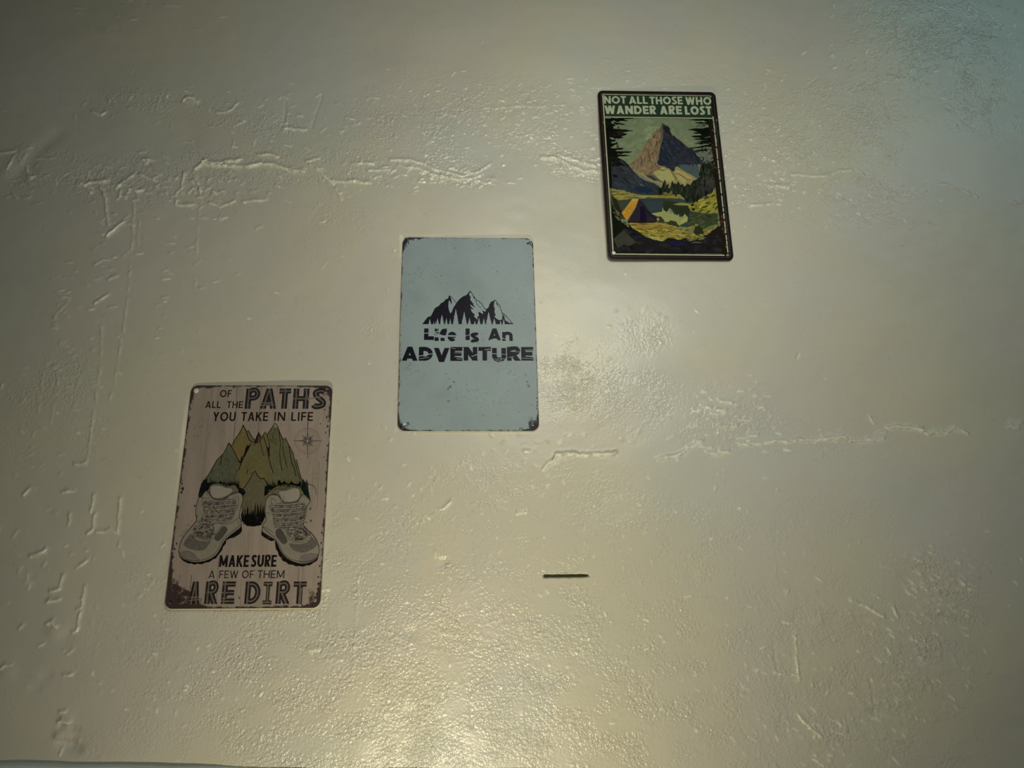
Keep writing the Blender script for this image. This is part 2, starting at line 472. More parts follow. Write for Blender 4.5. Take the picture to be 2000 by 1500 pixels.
# the cut slot
ang = math.atan2(SL1.z - SL0.z, SL1.x - SL0.x)
sxm, szm = .5 * (SL0.x + SL1.x), slot_z
lx = (GX - sxm) * math.cos(ang) + (GZ - szm) * math.sin(ang)
lz = -(GX - sxm) * math.sin(ang) + (GZ - szm) * math.cos(ang)
half = .5 * (SL1 - SL0).length
hw = .0021 * np.clip(1 - np.clip((lx - .012) / (half * 1.15), 0, 1) ** 2 * .65, .2, 1) + .0002 * np.sin(lx * 400)
m = 1 / (1 + np.exp(-(half - np.abs(lx)) / .0007))
cut = 1 / (1 + np.exp(-(hw - np.abs(lz)) / .00022))
hz = hz * (1 - m * cut) - .013 * m * cut
lip = np.exp(-.5 * ((lz - .0032) / .0011) ** 2) * m
hz += .0010 * lip

nx, nz = len(gx), len(gz)
co = np.empty((nz, nx, 3), np.float32)
co[..., 0] = GX
co[..., 1] = -hz
co[..., 2] = GZ + CAM_Z
ii = (np.arange(nz - 1)[:, None] * nx + np.arange(nx - 1)[None, :]).astype(np.int32)
quads = np.stack([ii, ii + 1, ii + nx + 1, ii + nx], -1).reshape(-1)
nq = quads.size // 4
me = bpy.data.meshes.new('wall_front')
me.vertices.add(nx * nz)
me.vertices.foreach_set('co', co.reshape(-1))
me.loops.add(nq * 4)
me.loops.foreach_set('vertex_index', quads)
me.polygons.add(nq)
me.polygons.foreach_set('loop_start', np.arange(0, nq * 4, 4, dtype=np.int32))
me.polygons.foreach_set('use_smooth', np.ones(nq, dtype=bool))
at = me.attributes.new('rough_zone', 'FLOAT', 'POINT')
at.data.foreach_set('value', np.clip(rz, 0, 1.5).astype(np.float32).reshape(-1))
at = me.attributes.new('crest_glint', 'FLOAT', 'POINT')
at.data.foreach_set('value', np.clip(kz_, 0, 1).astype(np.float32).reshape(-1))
me.update(calc_edges=True)
wall = bpy.data.objects.new('wall_front', me)
COL.objects.link(wall)
wall['kind'] = 'structure'
del co, GX, GZ

W = NT('painted_plaster')
geo = W.n('ShaderNodeNewGeometry').outputs['Position']
za = W.math('MINIMUM', W.n('ShaderNodeAttribute', attribute_name='rough_zone').outputs['Fac'], 1.0)
blotch = W.noise(geo, 3.4, 3, .55, .3)
blotch2 = W.noise(W.mapped(geo, (1, 1, 1), (7, 3, 2)), 2.3, 3, .55, .3)
c = W.mix(W.smooth(blotch, .38, .62), srgb(204, 200, 180), srgb(202, 198, 186))
c = W.mix(W.math('MULTIPLY', W.smooth(blotch2, .5, .68), .5), c, srgb(194, 199, 192))
# greener tint towards the upper right
sepx = W.n('ShaderNodeSeparateXYZ')
W.link(geo, sepx.inputs[0])
edge = W.math('ADD', W.math('MULTIPLY', W.noise(geo, 6, 3, .6), .35), W.math('ADD', W.math('MULTIPLY', sepx.outputs[0], .8), W.math('MULTIPLY', sepx.outputs[2], .9)))
c = W.mix(W.math('MULTIPLY', W.smooth(edge, 2.70, 2.98), .75), c, srgb(180, 194, 186))
fine = W.noise(geo, 160, 3, .6)
c = W.mix(W.math('MULTIPLY', W.smooth(fine, .60, .75), .18), c, srgb(140, 138, 120))
cr_ = W.n('ShaderNodeAttribute', attribute_name='crest_glint').outputs['Fac']
c = W.mix(W.math('MULTIPLY', cr_, W.smooth(W.noise(geo, 90, 2, .5), .30, .55), clamp=True), c, srgb(255, 250, 228))  # ridge highlights put into the colour as pale cream
W.link(c, W.b.inputs['Base Color'])
rr = W.math('SUBTRACT', W.math('ADD', W.math('MULTIPLY', W.noise(geo, 14, 3, .5), .12), .34), W.math('MULTIPLY', za, .19))
rr = W.math('MAXIMUM', W.math('SUBTRACT', rr, W.math('MULTIPLY', W.n('ShaderNodeAttribute', attribute_name='crest_glint').outputs['Fac'], .18)), .16)
W.link(rr, W.b.inputs['Roughness'])
W.b.inputs['Specular IOR Level'].default_value = 0.55
bn = W.noise(geo, 420, 1, .5)
bn2 = W.noise(geo, 290, 1, .5)
bump = W.n('ShaderNodeBump')
bump.inputs['Distance'].default_value = 0.0022
low = W.n('ShaderNodeSeparateXYZ')
W.link(geo, low.inputs[0])
lowf = W.math('SUBTRACT', 1.0, W.math('MULTIPLY', W.smooth(low.outputs[2], 1.45, 1.9), .5))
W.link(W.math('ADD', W.math('MULTIPLY', W.math('MULTIPLY', za, .95), lowf), .05), bump.inputs['Strength'])
W.link(W.math('ADD', W.math('MULTIPLY', bn, .5), W.math('MULTIPLY', bn2, .8)), bump.inputs['Height'])
W.link(bump.outputs[0], W.b.inputs['Normal'])
me.materials.append(W.m)

# ledge along the foot of the picture (only its nose shows, lower left)
L0, L1 = ray(-60, 1490, .004), ray(640, 1503, .004)
dirv = (L1 - L0)
bm = bmesh.new()
prof = [(0.004, 0.0), (-.003, .0), (-.005, -.002), (-.006, -.030), (-.004, -.034), (0.004, -.034)]
A, B = L0 - dirv * 1.2, L0 + dirv * 1.6
rows = []
NS = 40
for k in range(NS + 1):
    p = A.lerp(B, k / NS)
    rows.append([bm.verts.new((p.x, y, p.z + z + .0006 * math.sin(k * 1.7))) for y, z in prof])
for a, b in zip(rows[:-1], rows[1:]):
    for k in range(len(prof) - 1):
        bm.faces.new((a[k], a[k + 1], b[k + 1], b[k]))
bm.faces.new(rows[0])
bm.faces.new(rows[-1][::-1])
bmesh.ops.recalc_face_normals(bm, faces=bm.faces)
me2 = bpy.data.meshes.new('trim_1')
bm.to_mesh(me2)
bm.free()
trim = bpy.data.objects.new('trim_1', me2)
COL.objects.link(trim)
trim['kind'] = 'structure'
T = NT('ledge_paint')
g = T.n('ShaderNodeNewGeometry').outputs['Position']
T.link(T.mix(T.noise(g, 25, 3), srgb(176, 188, 182), srgb(196, 204, 196)), T.b.inputs['Base Color'])
T.b.inputs['Roughness'].default_value = .45
me2.materials.append(T.m)


# ================================================================== signs
def homog(src, dst):
    A_, b_ = [], []
    for (x, y), (u, v) in zip(src, dst):
        A_.append([x, y, 1, 0, 0, 0, -u * x, -u * y]); b_.append(u)
        A_.append([0, 0, 0, x, y, 1, -v * x, -v * y]); b_.append(v)
    h = np.linalg.solve(np.array(A_), np.array(b_))
    return np.append(h, 1).reshape(3, 3)


class Sign:
    """a tin sign 200 x 300 mm; sign coordinates (u, v) in mm from the top left corner"""
    def __init__(self, name, key, label, front):
        self.q = SIGNS_PX[key]
        self.front = front
        self.Huv = homog([(0, 0), (200, 0), (200, 300), (0, 300)], self.q)
        self.Hpx = np.linalg.inv(self.Huv)
        c = self.at(100, 300)
        self.root = bpy.data.objects.new(name, None)
        COL.objects.link(self.root)
        self.root.location = (c.x, 0, c.z)
        self.root.empty_display_size = .05
        self.root['label'] = label
        self.root['category'] = 'sign'

    def px(self, u, v):
        p = self.Huv @ np.array([u, v, 1.0])
        return p[0] / p[2], p[1] / p[2]

    def uv(self, x, y):
        p = self.Hpx @ np.array([x, y, 1.0])
        return p[0] / p[2], p[1] / p[2]

    def at(self, u, v, lift=0.0):
        x, y = self.px(u, v)
        return ray(x, y, self.front + lift)

    def link(self, name, me, label=None):
        me.name = name
        o = bpy.data.objects.new(name, me)
        COL.objects.link(o)
        o.parent = self.root
        # geometry is written in room coordinates, moved into the sign's own frame here
        me.transform(Matrix.Translation(-self.root.location))
        if label:
            o['label'] = label
        return o


def rrect(w, h, r, inset=0.0, n=7):
    x0, y0, x1, y1 = inset, inset, w - inset, h - inset
    r = max(r - inset, .5)
    pts = []
    for cx, cy_, a0 in ((x1 - r, y0 + r, -90), (x1 - r, y1 - r, 0), (x0 + r, y1 - r, 90), (x0 + r, y0 + r, 180)):
        for k in range(n + 1):
            a = math.radians(a0 + 90 * k / n)
            pts.append((cx + r * math.cos(a), cy_ + r * math.sin(a)))
    return pts


def plate(S, mat, edge_mat, radius, holes, thick=.0009, rim_flare=0.0):
    """sheet with rounded corners, punched corner holes and a rolled edge"""
    outer = rrect(200, 300, radius, 1.0, 8)
    loops = [outer] + [[(hx + hr * math.cos(a), hy + hr * math.sin(a)) for a in np.linspace(0, 2 * math.pi, 15)[:-1]] for hx, hy, hr in holes]
    flat = [p for l in loops for p in l]
    tris = tessellate_polygon([[Vector((x, y, 0)) for x, y in l] for l in loops])
    bm = bmesh.new()
    uvl = bm.loops.layers.uv.new('sign_uv')
    F = [bm.verts.new(S.at(x, y)) for x, y in flat]
    Bk = [bm.verts.new(S.at(x, y, -thick)) for x, y in flat]
    uvof = {}
    for v, p in zip(F + Bk, flat + flat):
        uvof[v] = p
    for t in tris:
        try:
            bm.faces.new([F[i] for i in t])
            bm.faces.new([Bk[i] for i in reversed(t)])
        except ValueError:
            pass
    k0 = len(outer)
    for l in loops[1:]:
        n = len(l)
        for k in range(n):
            f = bm.faces.new((F[k0 + k], F[k0 + (k + 1) % n], Bk[k0 + (k + 1) % n], Bk[k0 + k]))
        k0 += n
    # rolled edge: half-round lip that stands slightly proud and turns back to the wall
    prof = [(1.0, 0.0), (.75, .00028), (.4, .00030), (.1, .0001), (0.0, -.0004), (0.0, -.0014), (.35, -.0020)]
    rings = []
    for ins, dz in prof:
        rr_ = rrect(200, 300, radius, ins, 8)
        if dz < -.001:
            rr_ = [(x + (x - 100) * .004 * rim_flare * max(0, min(1, (y - 230) / 50)), y + rim_flare * max(0, min(1, (y - 282) / 8))) for x, y in rr_]  # lower edge flared outward so the pale rim line shows from the front
        ring = [bm.verts.new(S.at(x, y, dz)) for x, y in rr_]
        for v, p in zip(ring, rrect(200, 300, radius, ins, 8)):
            uvof[v] = p
        rings.append(ring)
    n = len(rings[0])
    for ri, (a, b) in enumerate(zip(rings[:-1], rings[1:])):
        for k in range(n):
            f = bm.faces.new((a[k], a[(k + 1) % n], b[(k + 1) % n], b[k]))
            f.material_index = 0 if ri < 3 else 1
            f.smooth = True
    bmesh.ops.recalc_face_normals(bm, faces=bm.faces)
    for f in bm.faces:
        if f.normal.y > .5 and all(abs(v.co.y + S.front) < 1e-6 for v in f.verts):
            f.normal_flip()
        for lp in f.loops:
            u, v = uvof[lp.vert]
            lp[uvl].uv = (u / 200, 1 - v / 300)
    me = bpy.data.meshes.new('plate')
    bm.to_mesh(me)
    bm.free()
    me.materials.append(mat)
    me.materials.append(edge_mat)
    return S.link('plate', me)


LAYER = .00003


class Ink:
    """one printed motif: flat coloured shapes in thin layers on the sign's face"""
    gam, lift_ = 1.14, 1.12

    def __init__(self, S, name, base=1, gain=1.0):
        self.S, self.name, self.base, self.gain = S, name, base, gain
        self.v, self.f, self.c, self.mi, self.uv = [], [], [], [], []
        self.cnt = 0

    def _add(self, pts_uv, col, layer, erase):
        if len(pts_uv) < 3:
            return
        tris = tessellate_polygon([[Vector((x, y, 0)) for x, y in pts_uv]])
        i0 = len(self.v)
        self.cnt = (self.cnt + 1) % 40
        lift = LAYER * (self.base + layer + .02 * self.cnt)
        for u, v in pts_uv:
            self.v.append(self.S.at(u, v, lift))
            self.uv.append((u / 200, 1 - v / 300))
        for t in tris:
            a, b, c_ = [pts_uv[i] for i in t]
            area2 = (b[0] - a[0]) * (c_[1] - a[1]) - (b[1] - a[1]) * (c_[0] - a[0])
            if abs(area2) < 1e-9:
                continue
            self.f.append((i0 + t[0], i0 + t[1], i0 + t[2]) if area2 < 0 else (i0 + t[0], i0 + t[2], i0 + t[1]))
            self.c.append(srgb(*[255 * (max(q, 0) / 255) ** self.gam * self.lift_ for q in col], self.gain) if col else (1, 1, 1, 1))
            self.mi.append(1 if erase else 0)

    def uvpoly(self, pts, col, layer=0, erase=False):
        self._add(list(pts), col, layer, erase)

    def poly(self, pts, col, layer=0, erase=False):
        self._add([self.S.uv(*p) for p in pts], col, layer, erase)

    def stroke(self, pts, w, col, layer=0, erase=False, taper=False, inuv=False):
        """w in photo pixels at the sign's middle"""
        P = [p for p in pts] if inuv else [self.S.uv(*p) for p in pts]
        Q = [P[0]]
        for p in P[1:]:
            if math.hypot(p[0] - Q[-1][0], p[1] - Q[-1][1]) > .02:
                Q.append(p)
        if len(Q) < 2:
            return
        mm = w * (1.0 if inuv else self.mm())
        L, Rr = [], []
        n = len(Q)
        for i in range(n):
            a, b = Q[max(0, i - 1)], Q[min(n - 1, i + 1)]
            dx, dy = b[0] - a[0], b[1] - a[1]
            l = math.hypot(dx, dy) or 1
            h = mm / 2
            if taper:
                h *= max(.15, math.sin(math.pi * min(1, (i + .35) / (n - .3))))
            L.append((Q[i][0] - dy / l * h, Q[i][1] + dx / l * h))
            Rr.append((Q[i][0] + dy / l * h, Q[i][1] - dx / l * h))
        for i in range(n - 1):
            self._add([L[i], L[i + 1], Rr[i + 1], Rr[i]], col, layer, erase)

    def mm(self):
        (ax, ay), (bx, by) = self.S.px(0, 150), self.S.px(200, 150)
        return 200 / math.hypot(bx - ax, by - ay)

    def dabs(self, region, n, cols, size, ang, spread, layer, seed, aspect=3.0):
        """short brush marks inside a region (photo pixels)"""
        r = random.Random(seed)
        xs = [p[0] for p in region]
        ys = [p[1] for p in region]
        for _ in range(n):
            for _t in range(20):
                x, y = r.uniform(min(xs), max(xs)), r.uniform(min(ys), max(ys))
                if inside(x, y, region):
                    break
            else:
                continue
            a = math.radians(ang + r.gauss(0, spread))
            l = size * r.uniform(.5, 1.3)
            w = l / aspect
            ca, sa = math.cos(a), -math.sin(a)
            pts = []
            for k in range(7):
                t = 2 * math.pi * k / 7
                ex, ey = l / 2 * math.cos(t) * r.uniform(.7, 1.1), w / 2 * math.sin(t) * r.uniform(.7, 1.2)
                pts.append((x + ex * ca - ey * sa, y + ex * sa + ey * ca))
            c = r.choice(cols)
            j = r.uniform(-5, 5)
            self.poly(pts, tuple(max(0, min(255, q + j)) for q in c), layer + r.random() * .3)

    def build(self, mats, label=None, stuff=False):
        me = bpy.data.meshes.new(self.name)
        me.from_pydata([tuple(v) for v in self.v], [], self.f)
        me.polygons.foreach_set('material_index', self.mi)
        at = me.attributes.new('ink', 'FLOAT_COLOR', 'FACE')
        at.data.foreach_set('color', [q for c in self.c for q in c])
        uvl = me.uv_layers.new(name='sign_uv')
        uvl.data.foreach_set('uv', [q for f in self.f for i in f for q in self.uv[i]])
        for m_ in mats:
            me.materials.append(m_)
        me.update()
        o = self.S.link(self.name, me, label)
        if stuff:
            o['kind'] = 'stuff'
        return o


def inside(x, y, poly):
    c = False
    j = len(poly) - 1
    for i in range(len(poly)):
        xi, yi = poly[i]
        xj, yj = poly[j]
        if (yi > y) != (yj > y) and x < (xj - xi) * (y - yi) / (yj - yi) + xi:
            c = not c
        j = i
    return c


def crop(ox, oy, s):
    return lambda *pts: [(ox + x / s, oy + y / s) for x, y in pts]


def spline(pts, n=6, closed=False):
    P = list(pts)
    out = []
    m_ = len(P)
    rngk = range(m_ if closed else m_ - 1)
    for i in rngk:
        if closed:
            p0, p1, p2, p3 = P[(i - 1) % m_], P[i], P[(i + 1) % m_], P[(i + 2) % m_]
        else:
            p0, p1, p2, p3 = P[max(0, i - 1)], P[i], P[i + 1], P[min(m_ - 1, i + 2)]
        for k in range(n):
            t = k / n
            out.append(tuple(.5 * ((2 * p1[q]) + (-p0[q] + p2[q]) * t + (2 * p0[q] - 5 * p1[q] + 4 * p2[q] - p3[q]) * t * t
                                   + (-p0[q] + 3 * p1[q] - 3 * p2[q] + p3[q]) * t ** 3) for q in (0, 1)))
    if not closed:
        out.append(P[-1])
    return out


# ---------------------------------------------------------------- lettering: drawn letterforms
def arc(cx, cy_, rx, ry, a0, a1, n=10):
    return [(cx + rx * math.cos(math.radians(a0 + (a1 - a0) * k / n)), cy_ + ry * math.sin(math.radians(a0 + (a1 - a0) * k / n))) for k in range(n + 1)]


def glyph(ch, w, t):
    """centre lines of a letter in a box w wide and 1 high, stroke thickness t; (points, thickness factor)"""
    h = t / 2
    V = lambda x, y0=0, y1=1: ([(x, y0), (x, y1)], 1)
    Hh = lambda y, x0=0, x1=w, k=.9: ([(x0, y), (x1, y)], k)

    def D(x0, y0, x1, y1, e=.35):
        dx, dy = x1 - x0, y1 - y0
        return ([(x0 - dx * e, y0 - dy * e), (x1 + dx * e, y1 + dy * e)], 1)
    e9 = t * .45
    sl = h * 1.12
    if ch == 'I': return [V(w / 2)]
    if ch == 'L': return [V(h), Hh(e9)]
    if ch == 'T': return [V(w / 2), Hh(1 - e9)]
    if ch == 'E': return [V(h), Hh(e9), Hh(1 - e9), Hh(.5, 0, w * .93)]
    if ch == 'F': return [V(h), Hh(1 - e9), Hh(.5, 0, w * .92)]
    if ch == 'H': return [V(h), V(w - h), Hh(.5)]
    if ch == 'N': return [V(h), V(w - h), ([(h * .9, 1.0), (w - h * .9, 0.0)], 1.05)]
    if ch == 'M': return [V(h), V(w - h), ([(h, 1.0), (w / 2, .12)], 1), ([(w - h, 1.0), (w / 2, .12)], 1)]
    if ch == 'A': return [D(sl, 0, w / 2, 1, .0001), D(w - sl, 0, w / 2, 1, .0001), Hh(.27, w * .25, w * .75, .8)]
    if ch == 'V': return [D(sl, 1, w / 2, 0, .0001), D(w - sl, 1, w / 2, 0, .0001)]
    if ch == 'W': return [D(sl, 1, w * .29, 0, .0001), D(w / 2, 1, w * .29, 0, .0001), D(w / 2, 1, w * .71, 0, .0001), D(w - sl, 1, w * .71, 0, .0001)]
    if ch == 'Y': return [([(sl, 1), (w / 2, .42)], 1), ([(w - sl, 1), (w / 2, .42)], 1), V(w / 2, 0, .5)]
    if ch == 'K': return [V(h), ([(h, .38), (w - sl * .9, 1.0)], 1), ([(w * .38, .56), (w - sl * .8, 0)], 1)]
    if ch == 'O': return [(arc(w / 2, .5, w / 2 - h, .5 - h + .01, 0, 360, 24), 1)]
    if ch == 'D': return [V(h), (([(h, 1 - e9)] + arc(w - h - w * .42, .5, w * .42, .5 - e9, 90, -90, 12) + [(h, e9)]), .95)]
    if ch in 'PR':
        b = .46
        r = (1 - b) / 2
        g = [V(h), ([(h, 1 - e9)] + arc(w - h - w * .26, b + r, w * .26, r - e9 * .55, 90, -90, 10) + [(h, b + e9 * .5)], .92)]
        if ch == 'R':
            g.append(([(w * .42, .48), (w - sl, 0)], 1.05))
        return g
    if ch == 'U': return [([(h, 1)] + arc(w / 2, .38, w / 2 - h, .38 - h + .01, 180, 360, 12) + [(w - h, 1)], 1)]
    if ch in 'Ss':
        y = (lambda q: q)
        return [(spline([(w - h * .7, .80), (w * .72, .95 - h * .55), (w * .46, 1 - h + .01), (h * 1.15, .88 - h * .6), (h * 1.3, .66), (w * .5, .5),
                         (w - h * 1.2, .36), (w - h * 1.1, .12 + h * .6), (w * .52, h - .01), (w * .25, .05 + h * .5), (h * .6, .20)], 5), 1)]
    if ch == 'i': return [V(w / 2, 0, .70), V(w / 2, .78, 1)]
    if ch == 'f': return [([(w * .42, 0), (w * .42, .72)] + arc(w * .42 + .18, .76, .18, .24 - h, 180, 75, 6) + [(w, 1 - h)], 1), Hh(.60, 0, w * .92, .8)]
    if ch == 'e': return [(arc(w / 2, .5, w / 2 - h, .5 - h, 0, 318, 18), 1), Hh(.5, h, w - h * .5, .7)]
    if ch == 'n': return [V(h), (arc(w / 2 + h * .1, .62, w / 2 - h, .38 - h * .8, 180, 0, 8) + [(w - h * .9, 0)], 1)]
    return []


WID = dict(A=.78, D=.78, E=.58, F=.54, H=.74, I=.24, K=.70, L=.52, M=.94, N=.78, O=.92, P=.60, R=.64, S=.58, T=.62, U=.72, V=.76, W=1.10, Y=.70)


def clip_y(poly, lo, hi):
    for s, lim in ((1, lo), (-1, -hi)):
        out = []
        for i in range(len(poly)):
            a, b = poly[i], poly[(i + 1) % len(poly)]
            ia, ib = s * a[1] >= lim - 1e-9, s * b[1] >= lim - 1e-9
            if ia:
                out.append(a)
            if ia != ib:
                k = (lim - s * a[1]) / (s * b[1] - s * a[1])
                out.append((a[0] + (b[0] - a[0]) * k, a[1] + (b[1] - a[1]) * k))
        poly = out
        if len(poly) < 3:
            return []
    return poly


def draw_letter(ink, ch, x0, x1, top, bot, t, col, layer=0, tscale=1.0, erase=False, slim=1.0):
    """letter into the box x0..x1 (photo px, measured at the base line), top..bot (photo px)"""
    S = ink.S
    u0, vb = S.uv(x0, bot)
    u1, _ = S.uv(x1, bot)
    xm = (x0 + x1) / 2
    vt = S.uv(xm, top)[1]
    vb = S.uv(xm, bot)[1]
    hgt = vb - vt
    w = (u1 - u0) / hgt
    tt = t
    for pts, k in glyph(ch, w, tt):
        hw_ = tt * k * tscale / 2
        straight = len(pts) == 2
        Q = pts
        if straight:
            # lengthen, then cut flush with cap line and base line
            (ax, ay), (bx, by) = pts
            dx, dy = bx - ax, by - ay
            l = math.hypot(dx, dy)
            if abs(dx) > 1e-6 and abs(dy) > 1e-6:
                e = .5 * tt * abs(dx / dy) * 1.2 + .02
                e0 = e if (ay < .001 or ay > .999) else 0
                e1 = e if (by < .001 or by > .999) else 0
                Q = [(ax - dx / l * e0, ay - dy / l * e0), (bx + dx / l * e1, by + dy / l * e1)]
        n = len(Q)
        L, Rr = [], []
        closed = n > 8 and math.hypot(Q[0][0] - Q[-1][0], Q[0][1] - Q[-1][1]) < 1e-4
        for i in range(n):
            a, b = Q[max(0, i - 1)], Q[min(n - 1, i + 1)]
            if closed and i in (0, n - 1):
                a, b = Q[n - 2], Q[1]
            dx, dy = b[0] - a[0], b[1] - a[1]
            l = math.hypot(dx, dy) or 1
            L.append((Q[i][0] - dy / l * hw_, Q[i][1] + dx / l * hw_))
            Rr.append((Q[i][0] + dy / l * hw_, Q[i][1] - dx / l * hw_))
        for i in range(n - 1):
            pl = clip_y([L[i], L[i + 1], Rr[i + 1], Rr[i]], 0 if straight else -.05, 1 if straight else 1.05)
            if pl:
                ink.uvpoly([(u0 + x * hgt, vb - y * hgt) for x, y in pl], col, layer, erase)


def word(ink, text, x0, x1, top, bot, t, col, layer=0, gap=.14, space=.34, **kw):
    adv = []
    for ch in text:
        adv.append(space if ch == ' ' else WID[ch])
    tot = sum(adv) + gap * sum(1 for k in range(len(text) - 1) if text[k] != ' ' and text[k + 1] != ' ')
    k = (x1 - x0) / tot
    x = x0
    for i, ch in enumerate(text):
        wpx = adv[i] * k
        if ch != ' ':
            ty = top if not isinstance(top, tuple) else top[0] + (top[1] - top[0]) * (x + wpx / 2 - x0) / (x1 - x0)
            by = bot if not isinstance(bot, tuple) else bot[0] + (bot[1] - bot[0]) * (x + wpx / 2 - x0) / (x1 - x0)
            draw_letter(ink, ch, x, x + wpx, ty, by, t, col, layer, **kw)
        x += wpx
        if i < len(text) - 1 and ch != ' ' and text[i + 1] != ' ':
            x += gap * k
    return


# ---------------------------------------------------------------- sign materials
def tin_material(name, base_a, base_b, rust, corner_w, edge_w, streak=(8, 40), speck=.0, thr=.62, rough=.42):
    M = NT(name)
    uvn = M.n('ShaderNodeUVMap', uv_map='sign_uv').outputs[0]
    P = M.mapped(uvn, (.2, .3, 1))
    s = M.n('ShaderNodeSeparateXYZ')
    M.link(P, s.inputs[0])
    x, y = s.outputs[0], s.outputs[1]
    st = M.noise(M.mapped(P, (streak[1], streak[0], 1)), 1.0, 4, .6, .4)
    c = M.mix(M.smooth(st, .35, .65), base_a, base_b)
    big = M.noise(P, 14, 3, .5)
    c = M.mix(M.math('MULTIPLY', M.smooth(big, .5, .75), .35), c, tuple(q * .72 for q in base_a[:3]) + (1,))
    n = M.noise(P, 120, 5, .68, .6)
    n2 = M.noise(P, 38, 4, .6, .3)
    nn = M.math('ADD', M.math('MULTIPLY', n, .55), M.math('MULTIPLY', n2, .45))
    d = M.math('MINIMUM', M.math('MINIMUM', x, M.math('SUBTRACT', .2, x)), M.math('MINIMUM', y, M.math('SUBTRACT', .3, y)))
    e = M.math('MULTIPLY', M.math('SUBTRACT', 1.0, M.math('DIVIDE', d, edge_w), clamp=True), .30)
    tot = M.math('ADD', nn, e)
    for (cx, cyy), (wt, rad) in zip(((0, .3), (.2, .3), (.2, 0), (0, 0)), corner_w):
        dd = M.math('SQRT', M.math('ADD', M.math('POWER', M.math('SUBTRACT', x, cx), 2.0), M.math('POWER', M.math('SUBTRACT', y, cyy), 2.0)))
        tot = M.math('ADD', tot, M.math('MULTIPLY', M.math('SUBTRACT', 1.0, M.math('DIVIDE', dd, rad), clamp=True), wt))
    mask = M.math('MULTIPLY', M.smooth(tot, thr, thr + .13), .93)
    if speck:
        sp_ = M.noise(P, 210, 2, .5)
        pat = M.noise(M.mapped(P, (1, 1, 1), (.31, .2, 0)), 22, 2, .5)
        sm = M.math('MULTIPLY', M.smooth(M.math('ADD', M.math('MULTIPLY', sp_, .6), M.math('MULTIPLY', pat, .4)), .58, .66), speck)
        c = M.mix(sm, c, tuple(q * .35 for q in base_a[:3]) + (1,))
    c = M.mix(mask, c, rust)
    M.link(c, M.b.inputs['Base Color'])
    M.b.inputs['Roughness'].default_value = rough
    M.b.inputs['Specular IOR Level'].default_value = .10
    bp = M.n('ShaderNodeBump')
    bp.inputs['Strength'].default_value = .25
    bp.inputs['Distance'].default_value = .0004
    M.link(M.noise(P, 60, 3, .5), bp.inputs['Height'])
    M.link(bp.outputs[0], M.b.inputs['Normal'])
    return M.m


def ink_material(name, rough=.45, spec=.3, wear=.0, wear_col=(.2, .2, .2, 1), mott=.25):
    M = NT(name)
    a = M.n('ShaderNodeAttribute', attribute_name='ink').outputs['Color']
    uvn = M.n('ShaderNodeUVMap', uv_map='sign_uv').outputs[0]
    P = M.mapped(uvn, (.2, .3, 1))
    n = M.noise(P, 160, 4, .65)
    n2 = M.noise(P, 45, 3, .6)
    v = M.math('ADD', M.math('MULTIPLY', M.math('ADD', n, n2), mott), 1.0 - mott)
    mul = M.n('ShaderNodeVectorMath', operation='SCALE')
    M.link(a, mul.inputs[0])
    M.link(v, mul.inputs['Scale'])
    c = mul.outputs[0]
    if wear:
        c = M.mix(M.math('MULTIPLY', M.smooth(n, .56, .68), wear), c, wear_col)
    M.link(c, M.b.inputs['Base Color'])
    M.b.inputs['Roughness'].default_value = rough
    M.b.inputs['Specular IOR Level'].default_value = spec
    return M.m


def plain(name, col, rough=.5, metal=0.0, nz=60):
    M = NT(name)
    tc = M.n('ShaderNodeTexCoord').outputs['Object']
    M.link(M.mix(M.noise(tc, nz, 3), tuple(q * .75 for q in col[:3]) + (1,), col), M.b.inputs['Base Color'])
    M.b.inputs['Roughness'].default_value = rough
    M.b.inputs['Metallic'].default_value = metal
    return M.m


def nail(S, u, v, r, mat, label, name='nail_head', dome=.0012):
    bm = bmesh.new()
    rings = []
    for k, (rr_, z) in enumerate(((1.0, .0), (1.0, .35), (.85, .75), (.5, 1.0))):
        rings.append([bm.verts.new(S.at(u + r * rr_ * math.cos(a), v + r * rr_ * math.sin(a), .0001 + dome * z)) for a in np.linspace(0, 2 * math.pi, 15)[:-1]])
    top = bm.verts.new(S.at(u, v, .0001 + dome * 1.05))
    for a, b in zip(rings[:-1], rings[1:]):
        for k in range(14):
            bm.faces.new((a[k], a[(k + 1) % 14], b[(k + 1) % 14], b[k])).smooth = True
    for k in range(14):
        bm.faces.new((rings[-1][k], rings[-1][(k + 1) % 14], top)).smooth = True
    bmesh.ops.recalc_face_normals(bm, faces=bm.faces)
    me = bpy.data.meshes.new(name)
    bm.to_mesh(me)
    bm.free()
    me.materials.append(mat)
    return S.link(name, me, label)


edge_pale = plain('bright_rim_edge', srgb(236, 228, 200), .35, .0)  # pale colour stands in for the bright reflected rim under the signs
edge_dark = plain('dark_tin_edge', srgb(36, 28, 24), .4, .2)
pale_nail = plain('pale_nail', srgb(235, 235, 225), .35, .0)
dull_nail = plain('dull_nail', srgb(150, 140, 130), .4, .3)

